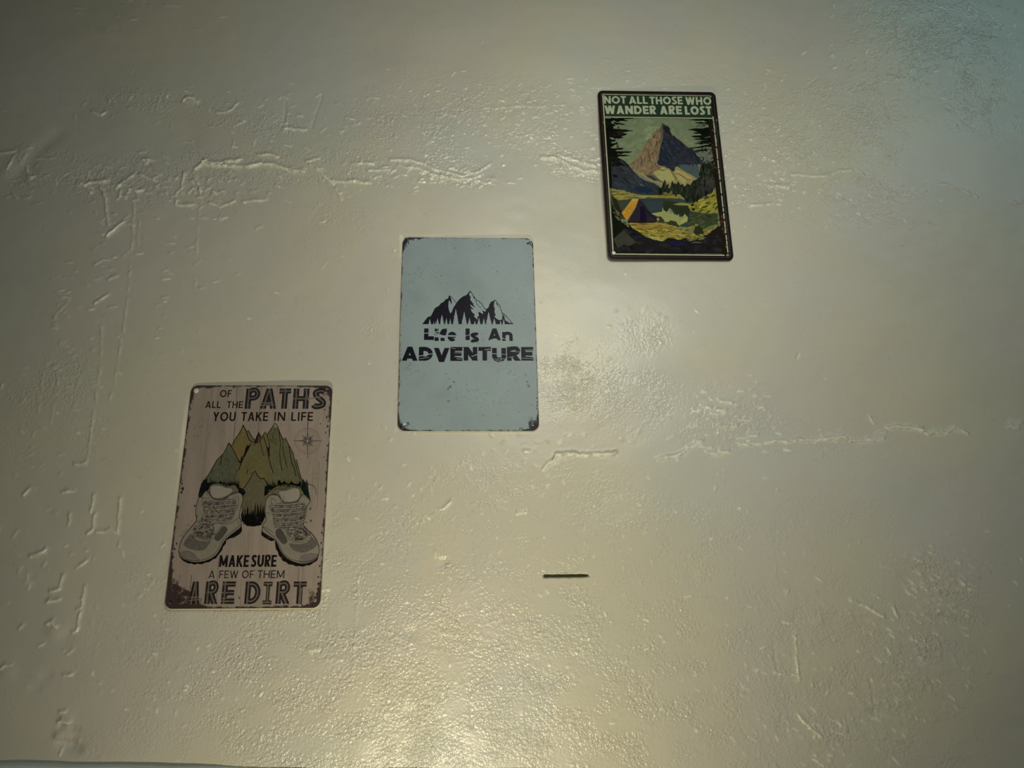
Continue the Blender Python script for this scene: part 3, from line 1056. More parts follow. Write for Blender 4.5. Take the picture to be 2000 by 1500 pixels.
# ================================================================== sign 1: paths / boots
G1 = 1.3
S1 = Sign('metal_sign', 'paths', 'worn pinkish wood-look tin sign with hiking boots and mountains under the word PATHS', .0032)
mat1 = tin_material('worn_wood_print', srgb(140, 128, 120, G1), srgb(130, 119, 110, G1), srgb(46, 32, 34, G1),
                    [(.24, .035), (.26, .045), (.36, .040), (.46, .068)], .006, streak=(9, 70), speck=.35, thr=.65, rough=.5)
plate(S1, mat1, edge_pale, 10, [(7, 8.5, 2.2), (193, 8.5, 2.0), (193, 291.5, 2.0), (7, 291.5, 2.0)], rim_flare=1.5)
ink1 = ink_material('worn_print_ink', .5, .08, .16, srgb(120, 110, 104, G1), .30)
mats1 = [ink1, mat1]
c1 = crop(300, 730, 5.263)
c2 = crop(300, 960, 5.263)
cm = crop(400, 820, 9.09)

# printed plank joints
k = Ink(S1, 'plank_joints', 1, G1)
for pts, w, c in [(c1((858, 130), (850, 300), (830, 600), (818, 700), (800, 800)), 1.3, (92, 92, 80)),
                  (c1((1108, 130), (1095, 300), (1082, 520), (1072, 620)), 1.2, (98, 96, 84)),
                  (c1((600, 150), (590, 300), (560, 520), (520, 900), (505, 1040)), 1.0, (112, 106, 96)),
                  (c1((1592, 480), (1580, 620)), 1.1, (96, 90, 84)), (c1((560, 380), (540, 700)), 3, (124, 118, 106)),
                  (c1((1385, 300), (1390, 600)), .8, (112, 104, 96)), (c1((1700, 900), (1680, 1400)), 1.2, (112, 102, 94)),
                  (c1((1640, 1000), (1620, 1400)), .9, (112, 104, 94)), (c2((975, 420), (968, 640), (950, 900)), .9, (112, 104, 96)),
                  (c2((670, 640), (655, 900), (645, 1160)), 1.2, (96, 94, 84)), (c2((390, 860), (375, 1010)), 1.3, (84, 78, 72)),
                  (c2((1492, 780), (1485, 920)), .9, (92, 84, 78)), (c2((1538, 780), (1530, 910)), .8, (98, 88, 82)),
                  (c2((900, 900), (890, 1190)), .9, (108, 102, 92)), (c2((1210, 640), (1190, 1190)), 1.2, (100, 98, 88))]:
    k.stroke(pts, w, c, 0)
k.build(mats1, stuff=True)

# scattered dark scuffs
k = Ink(S1, 'scuff_marks', 3, G1)
r = random.Random(5)
for (x, y, s) in [(348, 954, 5), (351, 945, 3), (346, 961, 4), (366, 815, 3), (369, 800, 2.4), (634, 800, 3), (638, 815, 3.5), (640, 832, 3.5), (636, 845, 2.4),
                  (626, 828, 2), (640, 870, 2.2), (632, 893, 2), (335, 1073, 4), (345, 1062, 3), (338, 1088, 3), (633, 1040, 3), (630, 1060, 3), (345, 1010, 2.4),
                  (626, 1140, 4), (622, 1150, 4), (619, 1160, 3.4), (615, 1168, 3), (467.5, 1168, 2.6), (466, 1165, 1.6), (622, 1127, 3), (628, 1105, 3.2),
                  (610, 1180, 4), (600, 1183, 3.5), (590, 1184, 3), (334, 1130, 4), (340, 1142, 4), (347, 1150, 3.4), (352, 1162, 4), (360, 1172, 4), (371, 1176, 4), (349, 1172, 5)]:
    u_, v_ = S1.uv(x, y)
    ms = s * .75
    u_, v_ = min(max(u_, 1.2 + ms), 198.8 - ms), min(max(v_, 1.2 + ms), 298.8 - ms)
    k.uvpoly([(u_ + ms * .6 * r.uniform(.4, 1.1) * math.cos(a), v_ + ms * .85 * r.uniform(.4, 1.1) * math.sin(a)) for a in np.linspace(0, 6.28, 9)[:-1]], (58, 46, 43), r.random())
k.build(mats1, stuff=True)

DK = (30, 27, 26)
k = Ink(S1, 'lettering', 4, G1)
word(k, 'OF', 429, 451.5, 762, 775.6, .17, (34, 32, 30))
word(k, 'ALL', 400.5, 430.5, 783.6, 797, .17, (34, 32, 30))
word(k, 'THE', 442.5, 474, 783.6, 797, .17, (34, 32, 30))
k.build(mats1)
k = Ink(S1, 'lettering', 4, G1)
word(k, 'YOU', 415, 459.5, 804.8, 822.5, .17, DK)
word(k, 'TAKE', 470.5, 523, 804.8, 822.3, .17, DK)
word(k, 'IN', 534.5, 556.5, 804.8, 822, .17, DK)
word(k, 'LIFE', 568.3, 611, 804.8, 822, .17, DK)
k.build(mats1)
k = Ink(S1, 'lettering', 4, G1)
word(k, 'MAKE', 427.3, 485.3, 1084.5, 1107.3, .19, (26, 24, 24), gap=.10)
word(k, 'SURE', 490, 539.4, 1084, 1107, .19, (26, 24, 24), gap=.10)
k.build(mats1)
k = Ink(S1, 'lettering', 4, G1)
word(k, 'A', 406.8, 419, 1114.6, 1129.5, .14, (44, 40, 38))
word(k, 'FEW', 427.5, 464.5, 1114.4, 1129.3, .14, (44, 40, 38))
word(k, 'OF', 472, 495, 1114.2, 1129.3, .14, (44, 40, 38))
word(k, 'THEM', 502.5, 555, 1113.8, 1129.2, .14, (44, 40, 38))
k.build(mats1)

k = Ink(S1, 'inline_lettering', 4, G1)


def inline(ch, x0, x1, top, bot, t, dark, light):
    draw_letter(k, ch, x0, x1, top, bot, t, dark, 0)
    draw_letter(k, ch, x0, x1, top, bot, t, light, 1, tscale=.30)
    # keep the light line inside the letter: dark end caps


for ch, a, b in (('P', 477.7, 506), ('A', 507, 539.5), ('T', 543.2, 566), ('H', 571, 602), ('S', 608.5, 636)):
    inline(ch, a, b, 758.9, 798.4, .27, (38, 36, 38), (88, 82, 78))
k.build(mats1)
k = Ink(S1, 'inline_lettering', 4, G1)
for ch, a, b in (('A', 366.5, 389), ('R', 398.4, 424.5), ('E', 431, 457)):
    inline(ch, a, b, 1135.8, 1179.5, .26, (38, 35, 36), (92, 84, 80))
k.build(mats1)
k = Ink(S1, 'inline_lettering', 4, G1)
for ch, a, b in (('D', 476.7, 507), ('R', 537.5, 565), ('T', 571, 596.5)):
    inline(ch, a, b, 1135.8, 1179.5, .26, (38, 35, 36), (92, 84, 80))
k.poly(c2((1120, 1160), (1118, 1122), (1150, 1120), (1160, 975), (1130, 970), (1135, 928), (1225, 928), (1222, 970), (1195, 978), (1185, 1120), (1212, 1122), (1212, 1160)), (46, 42, 42), 0)
k.stroke(c2((1178, 950), (1166, 1140)), 2.0, (108, 98, 92), 1)
k.stroke(c2((1140, 948), (1218, 948)), 2.0, (108, 98, 92), 1)
k.stroke(c2((1125, 1140), (1208, 1140)), 2.0, (108, 98, 92), 1)
k.build(mats1)
# worn patches in the letters
k = Ink(S1, 'worn_patches', 7, G1)
for pts, w in ((c1((1095, 300), (1230, 296)), 1.4), (c1((1100, 325), (1240, 318)), 1.6), (c1((1740, 230), (1600, 260)), 2.2), (c1((1560, 160), (1600, 300)), 1.2),
               (c2((1520, 990), (1505, 1150)), 1.6), (c2((700, 1100), (830, 1090)), 1.4), (c2((370, 1090), (460, 1085)), 1.4), (c2((365, 1120), (470, 1110)), 1.4)):
    k.stroke(pts, w, (112, 104, 96), 2)
k.build(mats1, stuff=True)

# compass rose
k = Ink(S1, 'compass_rose', 4, G1)
cx, cyy = c1((1583, 690))[0]
for rad, w, c in ((24.5, .9, (104, 96, 92)), (20.5, .5, (110, 102, 96))):
    k.stroke([(cx + rad * math.cos(a), cyy + rad * math.sin(a)) for a in np.linspace(0, 2 * math.pi, 37)], w, c, 0)
for a, L_, w in [(90, 36, 2.4), (0, 28, 2.4), (180, 28, 2.6), (270, 34, 2.4), (45, 17, 3.6), (135, 17, 3), (225, 17, 3), (315, 17, 3), (22, 13, 2), (67, 13, 2), (112, 13, 2), (157, 13, 2), (202, 13, 2), (247, 13, 2), (292, 13, 2), (338, 13, 2)]:
    ca, sa = math.cos(math.radians(a)), -math.sin(math.radians(a))
    if a % 90 == 0:
        k.stroke([(cx + 5 * ca, cyy + 5 * sa), (cx + L_ * ca, cyy + L_ * sa)], .9, (62, 60, 62), 1)
    L2 = L_ * (.82 if a % 90 == 0 else 1)
    k.poly([(cx + 2 * ca, cyy + 2 * sa), (cx + L2 * .35 * ca - w * .5 * sa, cyy + L2 * .35 * sa + w * .5 * ca), (cx + L2 * ca, cyy + L2 * sa)], (56, 54, 56), 1)
    k.poly([(cx + 2 * ca, cyy + 2 * sa), (cx + L2 * .35 * ca + w * .5 * sa, cyy + L2 * .35 * sa - w * .5 * ca), (cx + L2 * ca, cyy + L2 * sa)], (92, 88, 86), 1)
k.build(mats1)


def spikes(x0, x1, y_base0, y_base1, hmin, hmax, step, seed, down=False):
    """ragged tree line as a polygon edge from x0 to x1"""
    r = random.Random(seed)
    out = []
    x = x0
    while x < x1:
        t = (x - x0) / (x1 - x0)
        yb = y_base0 + (y_base1 - y_base0) * t
        s = -1 if not down else 1
        out.append((x, yb))
        out.append((x + step * .5, yb + s * r.uniform(hmin, hmax)))
        x += step * r.uniform(.8, 1.2)
    out.append((x1, y_base1))
    return out


# mountains growing out of the boots
k = Ink(S1, 'mountain_print', 3, G1)
body = cm((0, 1050), (50, 1010), (130, 860), (215, 710), (330, 600), (425, 405), (485, 450), (600, 260), (680, 90), (740, 200), (780, 190), (860, 330),
          (895, 360), (955, 215), (1000, 300), (1065, 220), (1105, 250), (1200, 130), (1245, 55), (1290, 110), (1335, 230), (1388, 350), (1435, 322),
          (1500, 470), (1570, 600), (1592, 720), (1625, 706), (1660, 840), (1700, 1000), (1745, 1110), (1760, 1182)) + \
    [(600, 958), (603, 978), (560, 985), (520, 975), (518, 1010), (505, 1027), (480, 1026), (473, 1005), (470, 975), (430, 965), (392, 972), (388, 968), (396, 942)]
k.poly(body, (96, 92, 66), 0)
k.poly(cm((425, 420), (620, 760), (560, 1000), (560, 1182), (0, 1182), (10, 1050), (130, 860), (330, 600)), (84, 86, 72), 1)
k.poly(cm((480, 460), (600, 270), (680, 110), (730, 210), (800, 400), (700, 600), (620, 740)), (104, 94, 62), 1.2)
k.poly(cm((1245, 80), (1330, 260), (1340, 800), (1360, 1080), (1200, 1100), (1150, 800), (1130, 500), (1110, 270)), (90, 90, 68), 1.1)
k.poly(cm((1435, 340), (1500, 480), (1590, 740), (1700, 1010), (1730, 1120), (1360, 1100), (1340, 700), (1380, 420)), (88, 88, 66), 1.1)
k.poly(cm((1230, 90), (1260, 60), (1285, 120), (1240, 135)), (128, 118, 112), 1.5)
k.poly(cm((900, 910), (960, 1010), (1040, 1050), (1120, 1182), (740, 1182), (830, 1050)), (92, 86, 74), 1.6)
k.dabs(body, 260, [(104, 98, 64), (88, 88, 70), (110, 100, 60), (84, 78, 60), (98, 88, 74)], 7, 80, 14, 1.9, 1, 4)
lft = cm((300, 700), (430, 560), (600, 900), (560, 1150), (60, 1150), (120, 900))
k.dabs(lft, 90, [(74, 78, 68), (64, 68, 62), (88, 88, 76)], 7, 80, 14, 2.2, 2, 4)
LN = (36, 26, 22)
for pts, w in [(cm((0, 1050), (50, 1005), (130, 865), (215, 712), (330, 600), (385, 500), (425, 405)), 1.5),
               (cm((425, 405), (470, 470), (520, 560), (600, 730), (630, 770)), 1.5), (cm((485, 450), (540, 340), (600, 262), (645, 180), (680, 88)), 1.6),
               (cm((680, 88), (735, 200), (750, 260), (790, 360), (860, 400)), 1.6), (cm((735, 205), (775, 190), (820, 280), (860, 335), (895, 365)), 1.4),
               (cm((895, 365), (925, 290), (955, 215), (990, 290), (1010, 320), (1065, 222), (1105, 265), (1200, 130), (1245, 55), (1285, 100), (1335, 235), (1388, 350)), 1.6),
               (cm((1388, 350), (1430, 322), (1495, 450), (1570, 600), (1592, 715), (1625, 706), (1662, 845), (1700, 1000), (1745, 1110)), 1.4),
               (cm((820, 420), (760, 540), (700, 640), (640, 780), (600, 900)), 2.0), (cm((900, 380), (880, 460)), 1.2),
               (cm((1000, 320), (985, 420), (1020, 540), (1050, 640)), 1.2), (cm((1040, 300), (1090, 440), (1120, 560), (1140, 700), (1180, 840), (1215, 950)), 1.5),
               (cm((1100, 260), (1130, 340), (1150, 440), (1140, 560)), 1.3), (cm((1310, 170), (1330, 300), (1345, 420), (1330, 600), (1340, 760), (1370, 900)), 1.3),
               (cm((1388, 350), (1380, 460), (1400, 600), (1440, 760), (1470, 860)), 1.2), (cm((1495, 460), (1520, 640), (1540, 760), (1590, 860), (1620, 1000)), 1.5),
               (cm((1592, 718), (1620, 800), (1640, 900), (1690, 1060)), 1.2), (cm((310, 620), (290, 700), (280, 800)), 1.5),
               (cm((660, 640), (640, 720)), 2.2), (cm((760, 440), (750, 560), (700, 660)), 1.6), (cm((1200, 220), (1225, 380), (1260, 430)), .9),
               (cm((740, 1182), (830, 1050), (900, 905), (950, 1000), (1000, 1045), (1050, 1040), (1090, 1110), (1140, 1182)), 1.7),
               (cm((760, 880), (745, 960)), 1.6), (cm((940, 400), (910, 420), (870, 400)), 1.4)]:
    k.stroke(pts, w, LN, 3)
k.poly(cm((730, 480), (760, 455), (805, 460), (790, 500), (740, 590), (690, 650), (650, 760), (620, 770), (600, 720), (640, 735), (700, 600)), (24, 18, 16), 3)
k.poly(cm((900, 350), (955, 230), (990, 300), (975, 400), (900, 410), (870, 390)), (52, 34, 26), 2.6)
k.poly(cm((955, 270), (975, 330), (965, 400), (935, 400)), (86, 70, 58), 2.8)
k.poly(cm((1110, 480), (1150, 500), (1150, 640), (1130, 690)), (44, 26, 18), 3)
k.dabs(cm((1110, 240), (1210, 150), (1290, 160), (1330, 500), (1150, 500)), 24, [(58, 46, 34), (70, 60, 46)], 5, 82, 8, 3.2, 3, 6)
k.dabs(cm((700, 820), (800, 760), (1000, 600), (1050, 800), (900, 900), (780, 980)), 30, [(112, 100, 62), (84, 70, 46)], 5, 82, 12, 3.2, 4, 4)
# lower middle peak down to the heels
mid = c1((1047, 1002), (1110, 1080), (1145, 1110), (1150, 1200), (1140, 1350)) + c2((1150, 130), (1140, 260), (1110, 340), (920, 340), (905, 230), (925, 100)) + c1((925, 1330), (930, 1200), (960, 1140), (1010, 1060))
k.poly(mid, (92, 88, 72), 3.6)
k.dabs(mid, 70, [(84, 84, 68), (98, 92, 74), (76, 80, 66)], 6, 85, 8, 3.8, 6, 4)
k.stroke(c1((925, 1180), (960, 1130), (1005, 1060), (1020, 1020), (1047, 1000), (1065, 1045), (1100, 1080), (1140, 1080)), 1.5, LN, 4.4)
k.poly(spikes(470.5, 519, 1006, 1004, 4, 26, 5.2, 3) + c2((1140, 280), (1105, 345), (1030, 360), (960, 355), (905, 300)), (14, 14, 14), 4.6)
k.build(mats1)

# dark forest skirts between the mountains and the boots
k = Ink(S1, 'forest_print', 8, G1)
FB = (16, 19, 18)
k.poly(spikes(398, 466, 944, 946, 3, 13, 3.6, 8) + [(470, 960), (478, 975), (470, 965), (455, 952), (430, 944), (410, 952), (398, 966), (390, 972), (387, 968), (390, 955), (394, 942)], FB, 0)
k.poly([(387, 971), (392, 950), (397, 938), (405, 935), (404, 950), (396, 965)], (20, 26, 28), .5)
k.poly(spikes(520, 602, 948, 952, 3, 14, 3.6, 9) + [(604, 968), (607, 980), (596, 968), (585, 950), (560, 945), (540, 950), (528, 958), (520, 968), (517, 962)], FB, 0)
k.poly([(588, 950), (592, 935), (597, 945), (599.5, 937), (602, 955), (607, 979), (598, 966)], (14, 30, 28), .5)
k.poly([(467, 952), (476, 955), (480, 962), (474, 970), (468, 965)], FB, .4)
k.poly([(517, 950), (524, 948), (533, 955), (522, 964), (516, 970)], FB, .4)
k.build(mats1)

k = Ink(S1, 'forest_streaks', 7, G1)
r = random.Random(77)
for q in range(150):
    left = r.random() < .5
    x = r.uniform(396, 470) if left else r.uniform(520, 602)
    yb = 950 + r.uniform(-2, 3)
    hgt_ = r.uniform(4, 20) * (1.0 if left else .9)
    k.poly([(x - .5, yb), (x + r.uniform(-.4, .4), yb - hgt_), (x + .7, yb)], r.choice([(26, 30, 26), (44, 50, 42), (62, 66, 54)]), r.random() * .5)
for q in range(60):
    x = r.uniform(473, 518)
    yb = 1008 + r.uniform(-2, 3)
    k.poly([(x - .6, yb), (x, yb - r.uniform(6, 34)), (x + .7, yb)], r.choice([(30, 32, 28), (60, 60, 50), (70, 68, 56)]), r.random() * .5)
k.build(mats1, stuff=True)

cb = crop(340, 900, 6.818)
cc = crop(490, 900, 6.818)


def boot(S, C, flip, seed):
    k = Ink(S, 'boot_print', 12, G1)
    r = random.Random(seed)
    if not flip:
        sole = C((65, 1200), (80, 1290), (130, 1340), (160, 1352), (190, 1368), (230, 1366), (270, 1382), (320, 1370), (370, 1378), (410, 1358), (470, 1348), (520, 1312),
                 (560, 1298), (590, 1250), (640, 1190), (650, 1150), (690, 1100), (695, 1060), (740, 1035), (800, 1020), (850, 990), (885, 965), (905, 930), (900, 870), (700, 1000), (540, 1250), (300, 1330), (120, 1300))
        out = C((330, 490), (300, 580), (290, 700), (300, 790), (240, 870), (150, 980), (90, 1080), (65, 1180), (75, 1270), (120, 1310), (220, 1345), (330, 1350), (440, 1325),
                (530, 1280), (600, 1200), (670, 1070), (740, 1000), (830, 930), (890, 880), (890, 800), (870, 740), (885, 640), (915, 520), (905, 450), (850, 420), (790, 430),
                (700, 490), (640, 520), (560, 510), (500, 490), (470, 440), (420, 400), (370, 470))
        tongue = C((480, 330), (560, 300), (640, 320), (700, 350), (800, 320), (850, 380), (850, 420), (720, 470), (640, 510), (560, 510), (500, 490), (470, 400))
        opening = C((490, 350), (560, 330), (640, 345), (700, 365), (760, 370), (770, 410), (700, 460), (620, 490), (530, 490), (490, 430))
        toe = C((240, 970), (300, 1050), (400, 1070), (490, 1060), (450, 1130), (390, 1190), (280, 1190), (180, 1160), (130, 1110), (180, 1020))
        patch = C((540, 1010), (600, 930), (650, 870), (710, 900), (690, 960), (600, 1065), (545, 1050))
        cap = C((85, 1250), (110, 1215), (190, 1205), (250, 1230), (300, 1290), (330, 1320), (200, 1330), (110, 1300))
        midl = C((75, 1215), (120, 1290), (220, 1325), (330, 1328), (440, 1300), (530, 1245), (590, 1170), (650, 1060), (720, 985), (830, 900), (890, 850))
        stripes = [C((110, 1225 + q * 22), (180, 1218 + q * 20), (280, 1262 + q * 18)) for q in range(4)]
        lines_ = [C((330, 480), (400, 495), (490, 500)), C((370, 470), (380, 560), (420, 620), (480, 640)), C((690, 490), (750, 520), (800, 480), (830, 500), (820, 560), (780, 600), (800, 640)),
                  C((850, 470), (860, 560), (840, 660)), C((300, 800), (380, 840), (480, 850), (560, 830)), C((520, 860), (520, 950), (480, 1040)), C((270, 940), (320, 1010), (400, 1050), (490, 1040)),
                  C((600, 830), (680, 850), (760, 830), (850, 760)), C((870, 740), (850, 800), (870, 850)), C((640, 860), (600, 900), (530, 1000)), C((400, 440), (430, 420), (460, 480))]
        lace0, lace1, lace2 = C((400, 540), (820, 520), (760, 800), (560, 840), (330, 830), (400, 700)), C((290, 860), (520, 850), (500, 1030), (310, 1030), (250, 950)), (645, 735)
        mark = C((275, 600), (300, 740))
    else:
        sole = C((165, 900), (140, 940), (140, 990), (180, 1020), (230, 1050), (270, 1070), (320, 1060), (325, 1120), (335, 1180), (360, 1210), (370, 1260), (400, 1290), (420, 1330),
                 (470, 1350), (500, 1380), (560, 1385), (600, 1405), (650, 1400), (690, 1410), (740, 1395), (790, 1390), (830, 1360), (880, 1330), (900, 1290), (880, 1290), (700, 1370), (480, 1310), (360, 1130), (300, 1020))
        out = C((215, 490), (195, 560), (190, 700), (205, 790), (165, 840), (150, 930), (170, 960), (300, 1040), (350, 1100), (400, 1210), (470, 1290), (570, 1345), (680, 1372), (790, 1355),
                (870, 1310), (905, 1240), (905, 1150), (870, 1050), (800, 960), (710, 880), (700, 800), (720, 650), (790, 540), (750, 480), (700, 450), (640, 500),
                (620, 540), (520, 560), (440, 560), (410, 510), (350, 460), (270, 455))
        tongue = C((290, 400), (360, 370), (440, 380), (530, 345), (600, 350), (650, 390), (655, 470), (630, 540), (520, 560), (440, 560), (410, 510), (340, 450), (285, 430))
        opening = C((380, 410), (470, 400), (560, 370), (620, 370), (650, 410), (640, 500), (560, 540), (440, 540), (400, 480))
        toe = C((510, 1100), (640, 1110), (760, 1080), (800, 1010), (860, 1060), (880, 1120), (800, 1190), (700, 1225), (600, 1205), (545, 1170))
        patch = C((330, 930), (380, 900), (420, 930), (480, 1040), (480, 1090), (430, 1110), (380, 1060), (335, 1000))
        cap = C((650, 1310), (690, 1260), (790, 1235), (880, 1250), (890, 1275), (860, 1310), (760, 1350), (660, 1350))
        midl = C((160, 880), (230, 950), (310, 1020), (370, 1110), (420, 1210), (500, 1290), (600, 1330), (700, 1345), (800, 1330), (870, 1290), (900, 1240))
        stripes = [C((680, 1285 + q * 20), (770, 1262 + q * 22), (870, 1268 + q * 14)) for q in range(4)]
        lines_ = [C((230, 500), (280, 490), (330, 540)), C((280, 500), (270, 560), (330, 600), (330, 650)), C((200, 700), (240, 690), (250, 720)), C((640, 500), (720, 480), (780, 520)),
                  C((340, 890), (420, 870), (470, 950), (510, 1050), (640, 1090), (760, 1050)), C((460, 880), (500, 990), (560, 1060), (660, 1060)), C((430, 460), (440, 540)), C((370, 470), (420, 560)),
                  C((160, 880), (220, 900), (300, 960)), C((700, 860), (780, 950), (800, 1010)), C((750, 300), (850, 350), (870, 450))]
        lace0, lace1, lace2 = C((260, 580), (720, 560), (690, 850), (480, 890), (320, 880), (280, 700)), C((480, 880), (700, 880), (780, 1000), (660, 1060), (540, 1050)), (300, 590)
        mark = C((790, 640), (800, 800))
    k.poly(sole, (20, 18, 18), 0)
    k.poly(spline(out, 3, True), (120, 115, 106), 1)
    k.poly(spline(tongue, 3, True), (92, 88, 78), 2)
    k.poly(spline(opening, 3, True), (130, 124, 116), 2.5)
    k.poly(spline(toe, 3, True), (88, 84, 82), 2)
    k.poly(spline(patch, 3, True), (72, 70, 66), 2)
    k.dabs(toe, 60, [(96, 92, 88), (76, 74, 74), (104, 98, 92)], 4, 10, 20, 2.3, seed, 3)
    k.poly(spline(cap, 3, True), (112, 104, 100), 2)
    k.stroke(spline(cap, 3, True), .6, (50, 46, 46), 3)
    for s_ in stripes:
        k.stroke(spline(s_, 4), .5, (70, 66, 64), 3)
    LC = (42, 39, 38)
    k.stroke(spline(out + out[:1], 3), 1.2, LC, 3.5)
    k.stroke(spline(midl, 4), .9, (52, 48, 48), 3.5)
    k.stroke(spline(tongue, 3, True), .7, LC, 3)
    for l_ in lines_:
        k.stroke(spline(l_, 4), .7, (56, 52, 50), 3.5)
    # laces: crossing bands with dark gaps and eyelets
    k.poly(spline(lace0, 3, True), (98, 94, 88), 2.6)
    k.poly(spline(lace1, 3, True), (96, 92, 86), 2.7)
    for reg, n_ in ((lace0, 62), (lace1, 46)):
        k.dabs(reg, n_, [(58, 55, 53), (74, 70, 67), (48, 46, 45)], 5.5, 5, 50, 3.8, seed + 1, 2.2)
        k.dabs(reg, n_, [(132, 126, 118), (120, 114, 106)], 6.5, 8, 30, 4.3, seed + 2, 3.2)
        k.dabs(reg, n_ // 2, [(40, 38, 38), (56, 52, 52)], 5, 0, 60, 4.8, seed + 3, 4.5)
    (ax, ay), (bx, by) = lace0[0], lace0[1]
    for q in range(6):
        t = q / 5.0
        x0_, y0_ = lace0[0][0] + (lace0[4][0] - lace0[0][0]) * t * .8, lace0[0][1] + (lace0[4][1] - lace0[0][1]) * t
        x1_, y1_ = lace0[1][0] + (lace0[2][0] - lace0[1][0]) * t, lace0[1][1] + (lace0[2][1] - lace0[1][1]) * t
        k.stroke(spline([(x0_, y0_), ((x0_ + x1_) / 2, (y0_ + y1_) / 2 + 1.5), (x1_, y1_)], 4), 1.5, (126, 120, 112), 5.4)
        k.stroke(spline([(x0_, y0_ + 1.2), ((x0_ + x1_) / 2, (y0_ + y1_) / 2 + 2.6), (x1_, y1_ + 1.2)], 4), .6, (40, 38, 38), 5.6)
        for ex, ey in ((x0_ + 3, y0_), (x1_ - 3, y1_)):
            k.poly([(ex + 1.6 * math.cos(a), ey + 1.4 * math.sin(a)) for a in np.linspace(0, 6.28, 8)[:-1]], (38, 36, 36), 5.8)
            k.poly([(ex + .7 * math.cos(a), ey + .6 * math.sin(a)) for a in np.linspace(0, 6.28, 8)[:-1]], (128, 122, 114), 6.0)
    for reg, n_ in ((lace0, 46), (lace1, 34)):
        xs_, ys_ = [p[0] for p in reg], [p[1] for p in reg]
        for q in range(n_):
            x, y = r.uniform(min(xs_), max(xs_)), r.uniform(min(ys_), max(ys_))
            if not inside(x, y, reg):
                continue
            a, l_ = r.uniform(-.6, .6) if r.random() < .6 else r.uniform(0, 3.14), r.uniform(4, 10)
            k.stroke(spline([(x, y), (x + l_ * .5 * math.cos(a), y + l_ * .5 * math.sin(a) + r.uniform(-2, 2)), (x + l_ * math.cos(a), y + l_ * math.sin(a))], 3), .75, (44, 41, 40), 5.3)
    for p in mark:
        k.poly([(p[0] + 1.6 * math.cos(a), p[1] + 2.2 * math.sin(a)) for a in np.linspace(0, 6.28, 8)[:-1]], (64, 58, 54), 3)
    k.build(mats1, 'grey hiking boot pointing ' + ('down to the right' if flip else 'down to the left'))


boot(S1, cb, False, 21)
boot(S1, cc, True, 22)
nail(S1, 7.3, 8.2, 3.6, pale_nail, 'bright white nail head')
nail(S1, 192.5, 290.5, 2.6, dull_nail, 'dull nail head')

# ================================================================== sign 2: adventure
G2 = 1.6
S2 = Sign('metal_sign', 'adventure', 'plain pale blue tin sign with dark mountains above the word ADVENTURE', .0030)
mat2 = tin_material('pale_blue_enamel', srgb(121, 134, 137, G2), srgb(117, 129, 133, G2), srgb(26, 29, 32, G2),
                    [(.50, .030), (.26, .022), (.52, .034), (.50, .030)], .0035, streak=(14, 18), speck=.28, thr=.70, rough=.38)
plate(S2, mat2, edge_pale, 11, [(8, 9, 1.8), (192, 9, 1.8), (192, 291, 1.8), (9.5, 290, 1.9)], rim_flare=1.2)
ink2 = ink_material('navy_print_ink', .42, .12, .0, mott=.2)
mats2 = [ink2, mat2]
NV = (10, 11, 27)
ca_ = crop(820, 560, 10.526)
k = Ink(S2, 'mountain_print', 1, G2)
# left peak
k.poly(ca_((50, 770), (110, 690), (160, 625), (230, 600), (270, 520), (310, 440), (400, 385), (430, 340), (480, 320), (530, 260), (580, 240), (605, 175), (625, 200), (650, 270),
           (655, 360), (640, 350), (615, 285), (595, 290), (585, 400), (600, 480), (625, 545), (650, 530), (690, 430), (760, 320), (820, 250), (900, 190), (960, 170), (1000, 120),
           (1030, 85), (1040, 110), (1020, 130), (1015, 170), (1040, 200), (1045, 240), (1030, 250), (1060, 300), (1100, 350), (1095, 370), (1130, 410), (1125, 425), (1060, 380), (1035, 360),
           (1050, 410), (1100, 455), (1095, 465), (1045, 450), (1070, 520), (1130, 570), (1125, 590), (1110, 600), (1150, 650), (1185, 680), (1180, 630), (1215, 600), (1200, 520), (1230, 520),
           (1290, 560), (1305, 545), (1280, 490), (1340, 510), (1370, 490), (1350, 470), (1410, 430), (1430, 360), (1460, 310), (1510, 290), (1540, 270), (1545, 290), (1530, 330),
           (1520, 390), (1540, 450), (1535, 520), (1560, 590), (1530, 610), (1580, 660), (1640, 690), (1690, 670), (1700, 590), (1740, 610), (1745, 660), (1760, 700), (1800, 715), (1830, 740), (1890, 750), (1915, 770), (1760, 772),
           (1700, 772)) + spikes(*[820 + 60 / 10.526, 820 + 1700 / 10.526], 633, 633, 0, 0, 40, 1)[::-1][:0], NV, 0)
# outlines of the snowy right-hand slopes
for pts, w in [(ca_((605, 178), (660, 225), (750, 330)), 1.0), (ca_((1030, 85), (1080, 150), (1130, 230), (1160, 275), (1220, 300), (1270, 350), (1310, 420), (1370, 490)), 1.3),
               (ca_((1090, 170), (1150, 260), (1165, 350), (1220, 410), (1260, 435)), .9), (ca_((1540, 268), (1580, 300), (1600, 350), (1640, 370), (1660, 450), (1690, 530), (1750, 580), (1850, 690), (1915, 770)), 1.2),
               (ca_((1570, 330), (1600, 390), (1620, 420), (1640, 400)), .8), (ca_((1690, 530), (1700, 600)), 1.2), (ca_((1720, 560), (1735, 650), (1770, 720)), 1.2)]:
    k.stroke(pts, w, NV, .5)
k.poly(ca_((1100, 190), (1130, 215), (1125, 245), (1100, 230)), NV, .6)
k.poly(ca_((1580, 340), (1605, 350), (1600, 385), (1580, 360)), NV, .6)
k.poly(ca_((1160, 345), (1200, 390), (1175, 350)), NV, .6)
